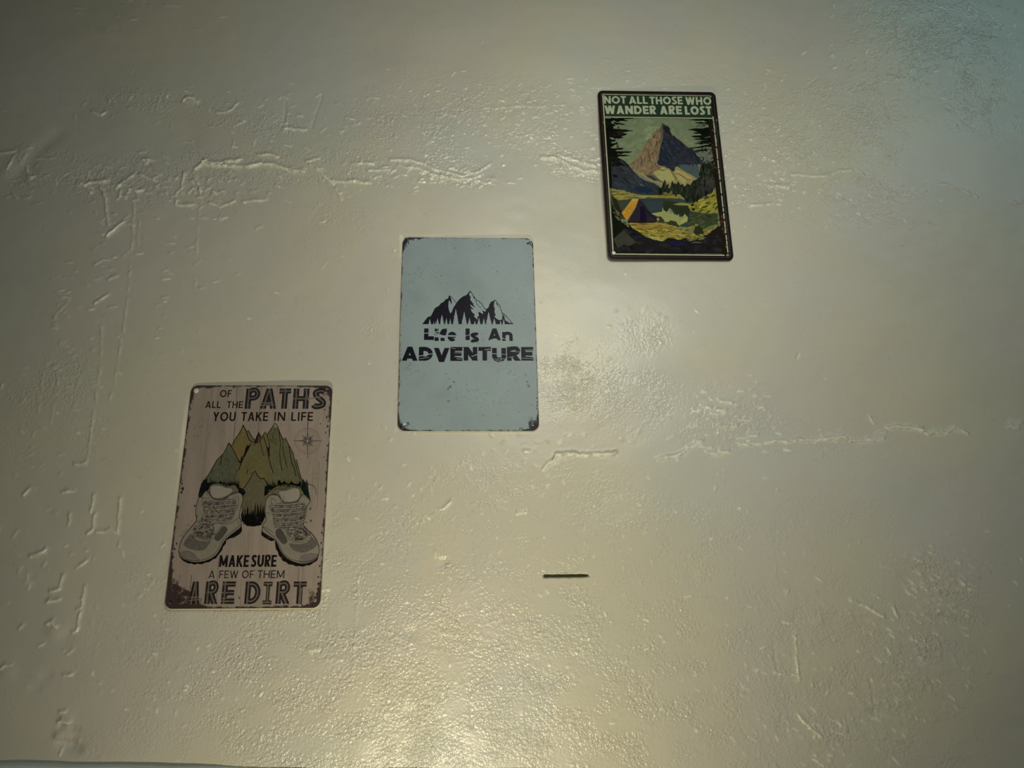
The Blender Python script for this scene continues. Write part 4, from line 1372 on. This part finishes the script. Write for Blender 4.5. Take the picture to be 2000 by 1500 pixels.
# pale fir trees cut out of the foot of the range
rr2 = random.Random(3)
for (x, top, hwid) in [(205, 660, 38), (285, 720, 18), (365, 640, 36), (330, 700, 16), (455, 570, 52), (545, 640, 34), (625, 655, 30), (740, 455, 78), (912, 515, 68), (1020, 640, 42),
                       (1130, 700, 26), (1215, 640, 44), (1315, 650, 40), (1415, 520, 74), (1530, 650, 44), (1660, 690, 24), (1725, 655, 30)]:
    pts = [(x, top)]
    n_ = 6
    bot_ = 800
    for q in range(1, n_ + 1):
        y = top + (bot_ - top) * q / n_
        pts += [(x + hwid * q / n_ * rr2.uniform(.85, 1.15), y - 6), (x + hwid * q / n_ * .72, y)]
    pts += [(x + hwid, bot_), (x - hwid, bot_)]
    for q in range(n_, 0, -1):
        y = top + (bot_ - top) * q / n_
        pts += [(x - hwid * q / n_ * .72, y), (x - hwid * q / n_ * rr2.uniform(.85, 1.15), y - 6)]
    k.poly(ca_(*pts), None, 1.2, erase=True)
k.build(mats2)

k = Ink(S2, 'lettering', 1, G2)
cq = crop(820, 560, 10.526)


def let(ch, x0, x1, y0, y1, t, C=cq, col=NV):
    (a, b), (c_, d) = C((x0, y0), (x1, y1))
    draw_letter(k, ch, a, c_, b, d, t, col)


let('L', 85, 290, 858, 1095, .36)
let('i', 300, 388, 862, 1115, .31)
let('f', 405, 555, 862, 1115, .31)
let('e', 570, 755, 925, 1125, .34)
let('I', 940, 1025, 858, 1097, .34)
let('s', 1040, 1215, 945, 1140, .33)
let('A', 1405, 1668, 858, 1100, .30)
let('n', 1695, 1908, 930, 1115, .36)
cz = crop(770, 660, 6.897)
for ch, a, b, y0, y1 in (('A', 100, 315, 118, 308), ('D', 330, 520, 122, 306), ('V', 530, 745, 135, 325), ('E', 755, 918, 122, 310), ('N', 935, 1120, 122, 306),
                         ('T', 1135, 1305, 122, 306), ('U', 1320, 1508, 135, 322), ('R', 1520, 1702, 122, 308), ('E', 1712, 1876, 122, 306)):
    let(ch, a, b, y0, y1, .30 if ch == 'A' else .32, cz)
# cracks through the letters
for C, pts, w in [(cq, ((80, 965), (130, 950), (180, 960)), 1.6), (cq, ((300, 955), (560, 1040)), 2.6), (cq, ((290, 1010), (520, 1030)), 5.0), (cq, ((545, 1010), (770, 1015)), 3.0), (cq, ((345, 840), (400, 960)), 1.2),
                  (cq, ((940, 1010), (1030, 990)), 1.2), (cq, ((1690, 1060), (1780, 1080)), 1.3), (cq, ((1450, 1090), (1600, 1088)), 2.0), (cq, ((400, 1060), (430, 1130)), 1.4),
                  (cz, ((325, 245), (400, 235), (520, 210)), 1.6), (cz, ((340, 280), (470, 262)), .9), (cz, ((815, 250), (920, 262)), 1.8), (cz, ((810, 205), (920, 200)), .8), (cz, ((840, 280), (915, 285)), 1.2),
                  (cz, ((1040, 250), (1125, 222)), 1.5), (cz, ((1220, 160), (1300, 150)), 1.5), (cz, ((1315, 210), (1400, 215)), 1.4), (cz, ((1430, 215), (1515, 225)), 1.0), (cz, ((1330, 285), (1500, 282)), .9),
                  (cz, ((1370, 305), (1400, 300), (1440, 318)), 1.0), (cz, ((1560, 180), (1700, 190)), .8), (cz, ((1540, 265), (1620, 250)), .8), (cz, ((1760, 165), (1880, 160)), 1.0), (cz, ((1780, 240), (1870, 260)), 1.4),
                  (cz, ((1720, 270), (1880, 282)), .8), (cz, ((760, 130), (830, 150)), .7), (cz, ((1440, 130), (1440, 320)), .9)]:
    k.stroke(C(*pts), w, None, 3, erase=True)
k.build(mats2)

k = Ink(S2, 'scuff_marks', 1, G2)
cs = crop(750, 440, 6.06)
cs2 = crop(750, 640, 6.06)
r = random.Random(9)
for (C, x, y, s) in [(cs, 835, 265, 2.2), (cs, 1340, 538, 2.0), (cs, 672, 598, 2.3), (cs, 1245, 245, 2.4), (cs, 518, 862, 1.8), (cs, 1535, 1068, 2.0), (cs, 330, 1045, 1.8), (cs, 262, 950, 1.8), (cs, 745, 685, 1.6),
                     (cs2, 728, 550, 1.8), (cs2, 775, 608, 2.4), (cs2, 785, 690, 4), (cs2, 760, 720, 4), (cs2, 830, 640, 3), (cs2, 856, 838, 2), (cs2, 760, 870, 3.2), (cs2, 1338, 1030, 2.2), (cs2, 880, 530, 1.6),
                     (cs2, 1352, 505, 2), (cs2, 1745, 915, 2), (cs2, 1710, 690, 3), (cs2, 1690, 640, 3), (cs2, 665, 1035, 2), (cs2, 1595, 1000, 2), (cs2, 1680, 560, 2.4), (cs2, 1000, 750, 1.8), (cs2, 350, 1170, 1.6)]:
    (x, y), = C((x, y))
    for q in range(3 if s < 3 else 6):
        ox, oy = r.gauss(0, s * .35), r.gauss(0, s * .35)
        sc = s * r.uniform(.25, .6)
        k.poly([(x + ox + sc * 1.3 * r.uniform(.5, 1) * math.cos(a), y + oy + sc * r.uniform(.5, 1) * math.sin(a)) for a in np.linspace(0, 6.28, 8)[:-1]], (86, 98, 96), q * .2)
# the dark worn corners and edge chips
for (x, y, a, n_) in [(790, 470, 5, 34), (805, 466.5, 4, 22), (818, 466, 4, 16), (787, 484, 3.2, 20), (1036, 476, 4, 12), (1041, 492, 1.6, 8), (783, 832, 5, 22), (797, 828, 5, 16), (790, 838, 4, 16),
                      (1047, 832, 4.5, 26), (1040, 837, 5, 22), (1020, 838, 5, 12), (1050, 815, 2, 18), (1048.6, 768, 1.6, 8), (1049, 790, 1.4, 8), (780, 740, 1.2, 10), (779, 770, 1.4, 12), (778.5, 800, 1.6, 12),
                      (782, 660, 1.4, 10), (783, 700, 1.2, 8)]:
    for q in range(n_):
        px_, py_ = x + r.gauss(0, a * .55), y + r.gauss(0, a * (.55 if a > 2 else 5))
        u_, v_ = S2.uv(px_, py_)
        if not (1.2 < u_ < 198.8 and 1.2 < v_ < 298.8) or min(u_, 200 - u_) + min(v_, 300 - v_) < 5.5:
            continue
        sc = r.uniform(.5, 1.5)
        k.poly([(px_ + sc * r.uniform(.5, 1.1) * math.cos(b), py_ + sc * r.uniform(.5, 1.1) * math.sin(b)) for b in np.linspace(0, 6.28, 7)[:-1]], r.choice([(28, 32, 36), (44, 42, 42), (20, 22, 26)]), 1 + q * .05)
k.build(mats2, stuff=True)
nail(S2, 9.5, 290, 1.9, pale_nail, 'pale nail head in a ring of rust', dome=.0008)

# ================================================================== sign 3: wander
G3 = 1.35
S3 = Sign('metal_sign', 'wander', 'dark green tin sign with a painted mountain, lake and tent under the word WANDER', .0042)
mat3 = tin_material('dark_green_enamel', srgb(28, 42, 30, G3), srgb(34, 46, 32, G3), srgb(26, 16, 13, G3),
                    [(.3, .04), (.3, .04), (.3, .05), (.2, .03)], .016, streak=(14, 18), speck=.3, thr=.62, rough=.40)
plate(S3, mat3, edge_dark, 9, [(8.5, 8, 1.8), (191.5, 8, 1.8), (191.5, 291, 1.8), (8.5, 291, 1.8)])
ink3 = ink_material('painted_print_ink', .5, .0, .0, mott=.35)
mats3 = [ink3, mat3]
cf = crop(1150, 160, 6.667)
cg = crop(1150, 340, 6.667)
ch_ = crop(1170, 220, 8.333)
ci = crop(1180, 360, 7.692)

# raised bead round the border
bm = bmesh.new()
rings = []
for ins, dz in ((3.4, 0), (3.9, .0009), (4.8, .0012), (5.7, .0009), (6.2, 0)):
    rings.append([bm.verts.new(S3.at(x, y, dz + .00002)) for x, y in rrect(200, 300, 9, ins, 6)])
n = len(rings[0])
for a, b in zip(rings[:-1], rings[1:]):
    for q in range(n):
        bm.faces.new((a[q], a[(q + 1) % n], b[(q + 1) % n], b[q])).smooth = True
bmesh.ops.recalc_face_normals(bm, faces=bm.faces)
me = bpy.data.meshes.new('raised_rim')
bm.to_mesh(me)
bm.free()
me.materials.append(plain('rusty_bead', srgb(34, 22, 18, G3), .5, .0, 90))
S3.link('raised_rim', me, 'dark rust-brown raised rim')

k = Ink(S3, 'header_panel', 1, G3)
k.uvpoly([(9, 8), (191, 8), (191, 49), (9, 49)], (40, 58, 44), 0)
k.build(mats3)
k = Ink(S3, 'lettering', 3, G3)
CR = (146, 152, 132)
word(k, 'NOT', 1180, 1223.5, 187.7, 202.3, .23, CR, gap=.10)
word(k, 'ALL', 1228.8, 1265.5, 188.2, 202.9, .23, CR, gap=.10)
word(k, 'THOSE', 1269.3, 1333.8, 188.8, 203.6, .23, CR, gap=.10)
word(k, 'WHO', 1339.3, 1390, 189.6, 204.6, .23, CR, gap=.10)
word(k, 'WANDER', 1181, 1282, (206.2, 207), (222.4, 223), .26, CR, gap=.10)
word(k, 'ARE', 1289.5, 1332.5, 207, 223.3, .26, CR, gap=.10)
word(k, 'LOST', 1338.3, 1390.5, 207.5, 224, .26, CR, gap=.10)
k.build(mats3)
k = Ink(S3, 'border_line', 40, G3)
for a, b, w in [((9, 7.2), (190, 7.2), 1.3), ((10, 49.5), (191, 49.5), 1.7), ((8.4, 10), (8.4, 288), 1.9), ((12, 291.4), (186, 291.4), 2.0)]:
    k.stroke([a, b], w, (150, 150, 126), 0, inuv=True)
r = random.Random(4)
v_ = 46.0
while v_ < 288:                                   # the right-hand line is chipped
    l_ = r.uniform(5, 24) if v_ < 190 else r.uniform(4, 12)
    k.stroke([(191.8, v_), (191.8, min(288, v_ + l_))], 1.9, (150, 150, 132), 0, inuv=True)
    v_ += l_ + r.uniform(.8, 4)
k.build(mats3)

k = Ink(S3, 'side_margin', 36, G3)              # dark, rusty margin right of the painting
k.uvpoly([(183.5, 51), (190.8, 51), (190.8, 289.5), (182.5, 289.5), (184.5, 240), (183.0, 190), (184.6, 130), (183.4, 90)], (34, 31, 24), 0)
r = random.Random(8)
for q in range(26):
    v_ = r.choice([r.uniform(60, 285), r.uniform(100, 150), r.uniform(225, 245)])
    u_ = r.uniform(185, 190)
    k.uvpoly([(u_ + r.uniform(.5, 1.6) * math.cos(a), v_ + r.uniform(1, 4) * math.sin(a)) for a in np.linspace(0, 6.28, 8)[:-1]], r.choice([(74, 42, 24), (52, 32, 22), (92, 70, 54)]), 1 + q * .03)
k.build(mats3)

# ---- the painted landscape
pan_uv = [(10, 50.5), (190.6, 50.5), (190.6, 289.5), (10, 289.5)]
k = Ink(S3, 'sky_print', 1, G3)
k.uvpoly(pan_uv, (104, 114, 92), 0)
skyr = ch_((90, 100), (1890, 100), (1890, 900), (150, 900))
k.poly(ch_((250, 520), (700, 420), (760, 900), (430, 860), (300, 700)), (111, 119, 92), .5)
k.dabs(skyr, 240, [(102, 113, 92), (106, 116, 94), (101, 112, 93), (108, 117, 92)], 16, 25, 25, 1, 31, 2)
k.dabs(ch_((730, 270), (900, 220), (1000, 240), (850, 400), (760, 480)), 30, [(116, 125, 100), (122, 130, 105)], 10, 50, 25, 2, 32, 2)
k.dabs(ch_((1180, 250), (1300, 300), (1560, 560), (1420, 520), (1200, 380)), 26, [(114, 122, 96), (114, 121, 86)], 8, 20, 25, 2, 33, 2)
k.build(mats3)

k = Ink(S3, 'mountain_print', 6, G3)
# snow field and screes at the foot
k.poly(ch_((480, 850), (640, 980), (780, 1080), (950, 1150), (1100, 1200), (1400, 1200), (1640, 1180), (1640, 850), (1000, 820)), (126, 120, 84), 0)
k.poly(ch_((900, 960), (1040, 890), (1150, 940), (1230, 1080), (1200, 1130), (1000, 1110), (900, 1040)), (142, 140, 96), .5)
k.poly(ch_((1230, 920), (1400, 980), (1520, 1060), (1500, 1130), (1380, 1080), (1250, 990)), (146, 134, 92), .6)
k.poly(ch_((1250, 1000), (1420, 1100), (1400, 1170), (1300, 1110)), (140, 138, 96), .7)
k.poly(ch_((630, 970), (830, 830), (860, 850), (720, 990), (660, 1010)), (138, 122, 88), .8)
k.poly(ch_((730, 990), (900, 1010), (1000, 1100), (1080, 1150), (940, 1110), (790, 1060)), (92, 88, 80), .8)
k.poly(ch_((760, 1020), (860, 1030), (960, 1100), (900, 1110)), (56, 56, 52), .9)
k.stroke(ch_((1260, 980), (1340, 1020), (1440, 1090), (1500, 1100)), 1.6, (86, 66, 44), 1.2)
k.stroke(ch_((1180, 960), (1220, 1020), (1260, 1090)), 1.6, (96, 84, 50), 1.2)
# dark right face
face = ch_((1020, 160), (1050, 190), (1130, 240), (1190, 370), (1300, 440), (1440, 560), (1560, 620), (1680, 790), (1700, 840), (1400, 850), (1250, 880), (1200, 960), (1140, 910), (1080, 880),
           (980, 860), (950, 800), (990, 640), (1000, 540), (1040, 420), (1040, 280))
k.poly(face, (46, 50, 58), 1)
k.poly(ch_((1040, 400), (1120, 480), (1250, 560), (1250, 700), (1150, 830), (960, 830), (980, 640)), (34, 46, 54), 1.3)
k.poly(ch_((1200, 400), (1440, 570), (1560, 640), (1640, 760), (1400, 700), (1230, 560)), (42, 44, 58), 1.4)
k.poly(ch_((1040, 190), (1130, 240), (1190, 370), (1100, 330), (1050, 260)), (38, 36, 38), 1.5)
k.poly(ch_((1250, 850), (1420, 840), (1620, 860), (1640, 980), (1620, 1090), (1500, 1010), (1350, 930)), (70, 82, 84), 1.6)
k.poly(ch_((1040, 470), (1080, 460), (1100, 530), (1070, 520)), (62, 70, 72), 1.7)
k.dabs(face, 150, [(40, 46, 56), (50, 52, 60), (34, 42, 50), (56, 58, 64)], 12, -55, 14, 2, 41, 4)
# sunlit left face
sun = ch_((1030, 240), (1040, 300), (1040, 420), (1000, 540), (980, 640), (970, 720), (950, 800), (920, 850), (1000, 920), (900, 960), (860, 1000), (720, 980), (640, 960), (560, 900), (490, 840), (570, 780),
          (640, 700), (700, 620), (760, 520), (800, 440), (850, 420), (900, 320), (960, 260))
k.poly(sun, (112, 98, 78), 3)
k.dabs(sun, 120, [(122, 106, 84), (100, 88, 70), (92, 82, 66), (132, 116, 92), (108, 96, 80)], 10, 68, 14, 3.5, 42, 3)
for pts, w, c in [(ch_((900, 470), (930, 460), (940, 520), (900, 560)), 3, (58, 38, 24)), (ch_((780, 560), (800, 640), (820, 740), (840, 830)), 3.0, (74, 64, 48)), (ch_((660, 700), (700, 780), (680, 880)), 3.4, (80, 72, 58)),
                  (ch_((550, 800), (580, 850)), 3, (72, 62, 48)), (ch_((900, 590), (930, 640)), 2.2, (66, 50, 36)), (ch_((820, 430), (830, 500), (880, 560)), 2.2, (84, 74, 58)), (ch_((640, 880), (740, 850), (840, 770)), 2.4, (90, 80, 62)),
                  (ch_((900, 810), (930, 860), (1000, 900)), 3.0, (60, 50, 40)), (ch_((950, 900), (1020, 940), (1080, 930)), 2.6, (64, 52, 40))]:
    k.stroke(spline([(x + .5 * ((i * 7) % 3 - 1), y) for i, (x, y) in enumerate(pts)], 2), w * .55, c, 4.2, taper=True)
k.poly(ch_((1000, 240), (1030, 180), (1040, 230), (1030, 420), (1000, 500), (1010, 360)), (86, 78, 66), 4.2)
k.poly(ch_((610, 830), (650, 820), (680, 860), (640, 880)), (104, 102, 104), 4.4)
k.poly(ch_((910, 440), (940, 430), (935, 460)), (140, 128, 112), 4.6)
k.build(mats3)

k = Ink(S3, 'slope_print', 13, G3)
slope = ch_((125, 690), (250, 720), (390, 780), (480, 850), (560, 950), (650, 1040), (760, 1110), (900, 1150), (1000, 1220), (1080, 1340), (740, 1340), (600, 1320), (400, 1260), (180, 1230))
k.poly(slope, (48, 52, 58), 0)
k.poly(ch_((230, 700), (390, 770), (480, 850), (540, 930), (460, 900), (350, 870), (200, 880), (150, 780)), (22, 24, 24), .5)
k.dabs(slope, 110, [(54, 58, 62), (40, 46, 56), (46, 50, 50), (60, 62, 64)], 16, -32, 10, 1, 43, 5)
k.poly(ch_((560, 1220), (760, 1200), (900, 1260), (800, 1310), (620, 1290)), (30, 46, 62), 1.6)
k.poly(ch_((640, 1040), (760, 1070), (900, 1150), (760, 1110)), (104, 104, 108), 1.6)
k.poly(ch_((640, 1150), (700, 1170), (740, 1200), (680, 1180)), (92, 94, 92), 1.8)
k.poly(ch_((210, 1000), (290, 1010), (300, 1060), (240, 1050)), (24, 26, 26), 1.8)
k.build(mats3)

k = Ink(S3, 'lake_print', 17, G3)
# everything below the far shore
k.poly(ci((100, 70), (240, 100), (440, 140), (620, 190), (900, 200), (1100, 200), (1250, 250), (1700, 180), (1710, 700), (100, 500)), (56, 66, 56), 0)
k.poly(ci((100, 60), (250, 95), (440, 145), (620, 165), (900, 165), (1080, 170), (1160, 110), (1150, 170), (1110, 215), (900, 205), (640, 200), (440, 215), (220, 240), (150, 200)), (120, 114, 62), .5)
k.dabs(ci((110, 70), (440, 150), (1000, 170), (1000, 200), (200, 230)), 40, [(134, 122, 58), (104, 102, 60), (140, 118, 60), (90, 88, 50)], 14, 5, 5, .8, 44, 5)
k.stroke(ci((160, 180), (500, 182), (800, 180)), 1.2, (136, 138, 98), 1.4)
k.poly(ci((540, 225), (900, 225), (1050, 260), (1280, 320), (1300, 560), (1150, 560), (850, 480), (700, 440), (600, 360)), (48, 58, 58), .6)
k.poly(ci((600, 250), (880, 235), (900, 380), (760, 420), (680, 400)), (52, 62, 66), .9)
# reflections and bright bank in the water
k.poly(ci((700, 440), (870, 410), (880, 340), (900, 400), (990, 360), (1060, 460), (1100, 420), (1140, 500), (1200, 430), (1260, 500), (1250, 560), (1130, 620), (980, 570), (900, 560), (850, 500)), (130, 134, 88), 1.2)
k.poly(ci((960, 400), (1000, 370), (1040, 420), (1000, 450)), (110, 112, 96), 1.4)
k.poly(ci((890, 380), (880, 300), (920, 250), (1040, 270), (1300, 330), (1260, 500), (1220, 430), (1170, 500), (1140, 420), (1090, 470), (1050, 380), (990, 350), (940, 420)), (44, 50, 34), 1.5)
k.poly(ci((1030, 300), (1150, 275), (1290, 290), (1280, 320), (1120, 315)), (116, 120, 80), 1.7)
k.poly(ci((1130, 570), (1180, 530), (1230, 500), (1240, 540), (1170, 590)), (146, 142, 92), 1.8)
k.poly(ci((1250, 300), (1380, 260), (1420, 220), (1500, 200), (1600, 130), (1700, 70), (1708, 440), (1500, 440), (1400, 420), (1300, 400), (1270, 350)), (122, 118, 54), 1.9)
k.dabs(ci((1290, 290), (1500, 210), (1700, 100), (1708, 430), (1500, 430), (1300, 390)), 60, [(138, 134, 62), (96, 94, 44), (130, 124, 70), (70, 72, 38), (144, 138, 66)], 11, 25, 14, 2.2, 45, 3)
for (x, y) in ((1325, 310), (1340, 378)):
    k.poly([(ci((x, y))[0][0] + 3.2 * math.cos(a), ci((x, y))[0][1] + 2.3 * math.sin(a)) for a in np.linspace(0, 6.28, 10)[:-1]], (26, 28, 20), 3)
k.poly(ci((1290, 440), (1710, 440), (1700, 620), (1480, 650), (1300, 620), (1280, 500)), (58, 66, 46), 2.2)
k.dabs(ci((1290, 440), (1710, 440), (1700, 600), (1480, 640), (1300, 610)), 40, [(64, 72, 50), (50, 60, 44), (74, 80, 56)], 12, 5, 10, 2.6, 46, 4)
k.build(mats3)

k = Ink(S3, 'pine_print', 21, G3)
# dark conifer belt behind the lake
belt = ch_((960, 1320), (960, 1180), (1000, 1250), (1040, 1170), (1070, 1080), (1100, 1180), (1150, 1240), (1170, 1180), (1190, 1100), (1230, 1190), (1260, 1170), (1290, 1110), (1320, 1180), (1360, 1160),
           (1390, 1210), (1440, 1150), (1480, 1190), (1530, 1110), (1600, 1080), (1640, 1040), (1640, 900), (1680, 860), (1730, 830), (1780, 820), (1860, 780), (1890, 800), (1905, 1200), (1800, 1310), (1650, 1400),
           (1560, 1460), (1450, 1450), (1320, 1330), (1200, 1330))
k.poly(belt, (34, 42, 30), 0)
k.dabs(belt, 160, [(28, 36, 28), (44, 50, 38), (36, 44, 36), (22, 28, 24), (56, 58, 50)], 13, 88, 10, .6, 47, 4)
k.dabs(ch_((1560, 1150), (1850, 900), (1890, 1200), (1700, 1350), (1560, 1400)), 30, [(50, 48, 52), (60, 58, 56)], 14, 70, 20, 1.4, 48, 4)
k.poly(ch_((1040, 1300), (1050, 1340), (1200, 1340), (1180, 1260), (1130, 1320), (1090, 1290)), (96, 94, 52), 1.8)
# grey wispy boughs at the right
wisp = ch_((1560, 640), (1620, 600), (1700, 560), (1780, 500), (1860, 520), (1890, 700), (1880, 790), (1830, 780), (1780, 820), (1700, 800), (1640, 740), (1590, 700))
k.poly(wisp, (98, 102, 92), 2)
k.dabs(wisp, 46, [(112, 114, 104), (56, 60, 52), (84, 88, 80), (40, 46, 36)], 9, 45, 30, 2.4, 49, 4)


def boughs(trunk, tips, col, layer, seed):
    r = random.Random(seed)
    k.poly(trunk, col, layer)
    for (x0, y0), (x1, y1), th in tips:
        n_ = 7
        top, bot_ = [], []
        for q in range(n_ + 1):
            t = q / n_
            x, y = x0 + (x1 - x0) * t, y0 + (y1 - y0) * t
            w = th * (1 - t) ** .7 + .4
            top.append((x, y - w * r.uniform(.2, .7)))
            bot_.append((x + r.uniform(-1.5, 1.5), y + w * r.uniform(.4, 1.5)))
        k.poly(top + bot_[::-1], tuple(min(255, max(0, c + r.uniform(-5, 5))) for c in col), layer + r.random() * .3)


PC = (18, 24, 18)
boughs(ch_((80, 95), (220, 100), (240, 300), (200, 500), (190, 700), (200, 900), (210, 1220), (170, 1240), (120, 1000), (95, 400)),
       [(*ch_((90, 110), (560, 90)), 3.5), (*ch_((100, 150), (430, 190)), 5), (*ch_((200, 100), (470, 130)), 4), (*ch_((120, 270), (560, 295)), 5.5), (*ch_((130, 330), (460, 350)), 7), (*ch_((120, 380), (400, 400)), 6),
        (*ch_((120, 480), (270, 440)), 6), (*ch_((110, 520), (290, 500)), 5), (*ch_((130, 600), (400, 580)), 6), (*ch_((130, 640), (530, 635)), 5), (*ch_((130, 690), (500, 695)), 4.5), (*ch_((140, 740), (360, 770)), 8)], PC, 3, 61)
boughs(ch_((1880, 105), (1760, 100), (1800, 300), (1840, 500), (1880, 700), (1870, 900), (1910, 1250), (1912, 1000), (1900, 500)),
       [(*ch_((1885, 110), (1460, 115)), 3), (*ch_((1880, 170), (1560, 160)), 3.5), (*ch_((1890, 260), (1450, 275)), 6), (*ch_((1880, 310), (1530, 330)), 6), (*ch_((1890, 360), (1500, 385)), 5.5), (*ch_((1890, 410), (1540, 430)), 4),
        (*ch_((1800, 480), (1560, 500)), 3.5), (*ch_((1880, 450), (1600, 470)), 3.5), (*ch_((1860, 520), (1480, 580)), 3), (*ch_((1760, 600), (1560, 620)), 3)], PC, 3, 62)
k.dabs(ch_((90, 100), (300, 110), (380, 300), (300, 500), (330, 700), (260, 800), (130, 900)), 60, [PC, (26, 32, 24), (14, 20, 16)], 7, 10, 25, 3.6, 64, 2.5)
k.dabs(ch_((1890, 110), (1700, 120), (1650, 330), (1760, 420), (1800, 520), (1890, 600)), 50, [PC, (26, 32, 24), (14, 20, 16)], 7, 10, 25, 3.6, 65, 2.5)
k.poly(ch_((190, 150), (240, 140), (245, 180), (205, 175)), (104, 112, 96), 4.6)
k.poly(ch_((170, 400), (230, 410), (260, 440), (200, 435)), (116, 122, 104), 4.6)
k.poly(ch_((290, 310), (380, 290), (400, 340), (310, 380)), (46, 36, 24), 4.4)
k.dabs(ch_((1590, 180), (1780, 180), (1760, 260), (1600, 230)), 10, [(84, 90, 76), (98, 104, 88)], 9, 30, 20, 4.6, 63, 4)
k.build(mats3)

k = Ink(S3, 'foreground_print', 27, G3)
# sunny bank
bank = ci((360, 580), (560, 570), (780, 570), (950, 590), (1080, 640), (1140, 660), (1260, 670), (1320, 620), (1400, 600), (1450, 690), (1560, 650), (1690, 600), (1700, 760), (1500, 790), (1300, 830), (1180, 840),
          (1000, 800), (880, 845), (700, 800), (520, 740), (420, 650))
k.poly(bank, (124, 116, 58), 0)
k.dabs(bank, 190, [(140, 130, 62), (104, 98, 46), (132, 128, 78), (72, 70, 34), (146, 138, 74), (92, 84, 44)], 12, -8, 12, .6, 51, 4)
k.poly(ci((400, 585), (700, 580), (800, 590), (1000, 640), (800, 670), (500, 660)), (126, 110, 56), 1.2)
k.dabs(ci((400, 590), (800, 590), (1000, 640), (800, 665), (500, 655)), 36, [(138, 118, 58), (110, 98, 52), (92, 86, 48)], 15, -4, 5, 1.4, 52, 6)
k.poly(ci((930, 590), (1000, 540), (1080, 560), (1130, 640), (1020, 620)), (52, 56, 36), 1.8)
k.poly(ci((780, 540), (800, 490), (850, 480), (910, 550), (830, 560)), (60, 54, 40), 1.8)
k.poly(ci((790, 530), (800, 500), (830, 520), (810, 555)), (132, 126, 88), 2)
k.poly(ci((1240, 740), (1290, 660), (1380, 600), (1440, 640), (1400, 720), (1300, 750)), (106, 104, 72), 1.8)
k.poly(ci((1370, 630), (1440, 620), (1480, 680), (1500, 740), (1380, 760), (1340, 720)), (42, 50, 30), 1.9)
k.poly(ci((1480, 680), (1600, 620), (1680, 600), (1640, 680), (1520, 690)), (98, 104, 68), 2)
# dark foreground rocks
fg = ci((110, 280), (150, 400), (220, 520), (280, 590), (380, 650), (500, 700), (620, 790), (760, 830), (900, 850), (960, 800), (1200, 850), (1440, 800), (1560, 750), (1700, 640), (1760, 620), (1860, 620), (1900, 1040), (130, 1030))
fg = [S3.uv(*p) for p in fg]
fg = [(min(190.6, max(10, a)), min(289.5, b)) for a, b in fg]
k.uvpoly(fg, (34, 32, 34), 2.4)
fpx = ci((140, 600), (500, 760), (900, 870), (1500, 820), (1800, 700), (1850, 1020), (150, 1020))
k.dabs(fpx, 120, [(40, 38, 40), (28, 28, 30), (46, 44, 46), (34, 34, 44)], 20, -8, 20, 2.7, 53, 4)
k.poly(ci((140, 820), (290, 690), (480, 870), (380, 930), (300, 900), (200, 960)), (58, 60, 54), 3.1)
k.poly(ci((110, 300), (260, 560), (400, 640), (480, 720), (300, 660), (260, 700), (140, 800), (120, 500)), (22, 26, 18), 3.2)
k.poly(ci((960, 860), (1100, 850), (1220, 890), (1180, 930), (1000, 900)), (32, 34, 60), 3.3)
k.dabs(ci((600, 770), (760, 790), (900, 850), (760, 830)), 26, [(146, 140, 96), (132, 130, 76)], 9, -20, 10, 3.4, 54, 3)
k.dabs(ci((1240, 820), (1500, 790), (1690, 780), (1600, 800), (1300, 845)), 22, [(104, 104, 72), (86, 88, 62)], 11, 8, 8, 3.4, 55, 4)
k.stroke(ci((1310, 880), (1380, 870), (1460, 878)), 2.2, (98, 96, 62), 3.5, taper=True)
k.dabs(ci((110, 280), (180, 360), (300, 560), (400, 620), (340, 630), (200, 520), (130, 400)), 40, [(84, 82, 62), (62, 60, 44), (96, 92, 66), (36, 32, 22)], 8, -50, 14, 3.6, 56, 3)
k.poly(ci((120, 190), (180, 220), (260, 400), (300, 480), (240, 460), (150, 330)), (44, 40, 28), 3.5)
k.poly(ci((1600, 700), (1720, 650), (1760, 760), (1640, 760)), (38, 30, 34), 3.6)
k.build(mats3)

k = Ink(S3, 'tent_print', 32, G3)
k.poly(ci((420, 220), (520, 215), (480, 330), (340, 550), (260, 430), (340, 330)), (156, 122, 48), 0)
k.poly(ci((420, 220), (520, 215), (505, 240), (440, 260), (400, 300)), (150, 134, 74), .4)
k.dabs(ci((440, 250), (490, 300), (350, 520), (280, 430)), 24, [(166, 128, 46), (144, 108, 44), (136, 110, 56)], 8, 55, 10, .5, 57, 4)
k.poly(ci((520, 230), (560, 250), (640, 370), (720, 450), (790, 500), (780, 560), (620, 570), (350, 570), (360, 530), (480, 330)), (44, 40, 50), .8)
k.poly(ci((540, 330), (600, 330), (640, 500), (640, 565), (540, 565)), (28, 24, 46), 1.2)
k.poly(ci((560, 250), (640, 370), (720, 450), (790, 500), (785, 540), (680, 470), (600, 370)), (34, 34, 40), 1.3)
k.stroke(ci((360, 568), (560, 572), (780, 568)), 1.8, (40, 14, 14), 1.5)
k.stroke(ci((480, 335), (360, 540)), 1.2, (96, 92, 70), 1.5)
k.build(mats3)
nail(S3, 9.5, 289.5, 3.2, pale_nail, 'pale nail head')
nail(S3, 191, 291, 2.6, dull_nail, 'dull nail head')
nail(S3, 9, 8.5, 2.8, dull_nail, 'dull nail head')
nail(S3, 191, 9, 2.2, dull_nail, 'dull nail head')
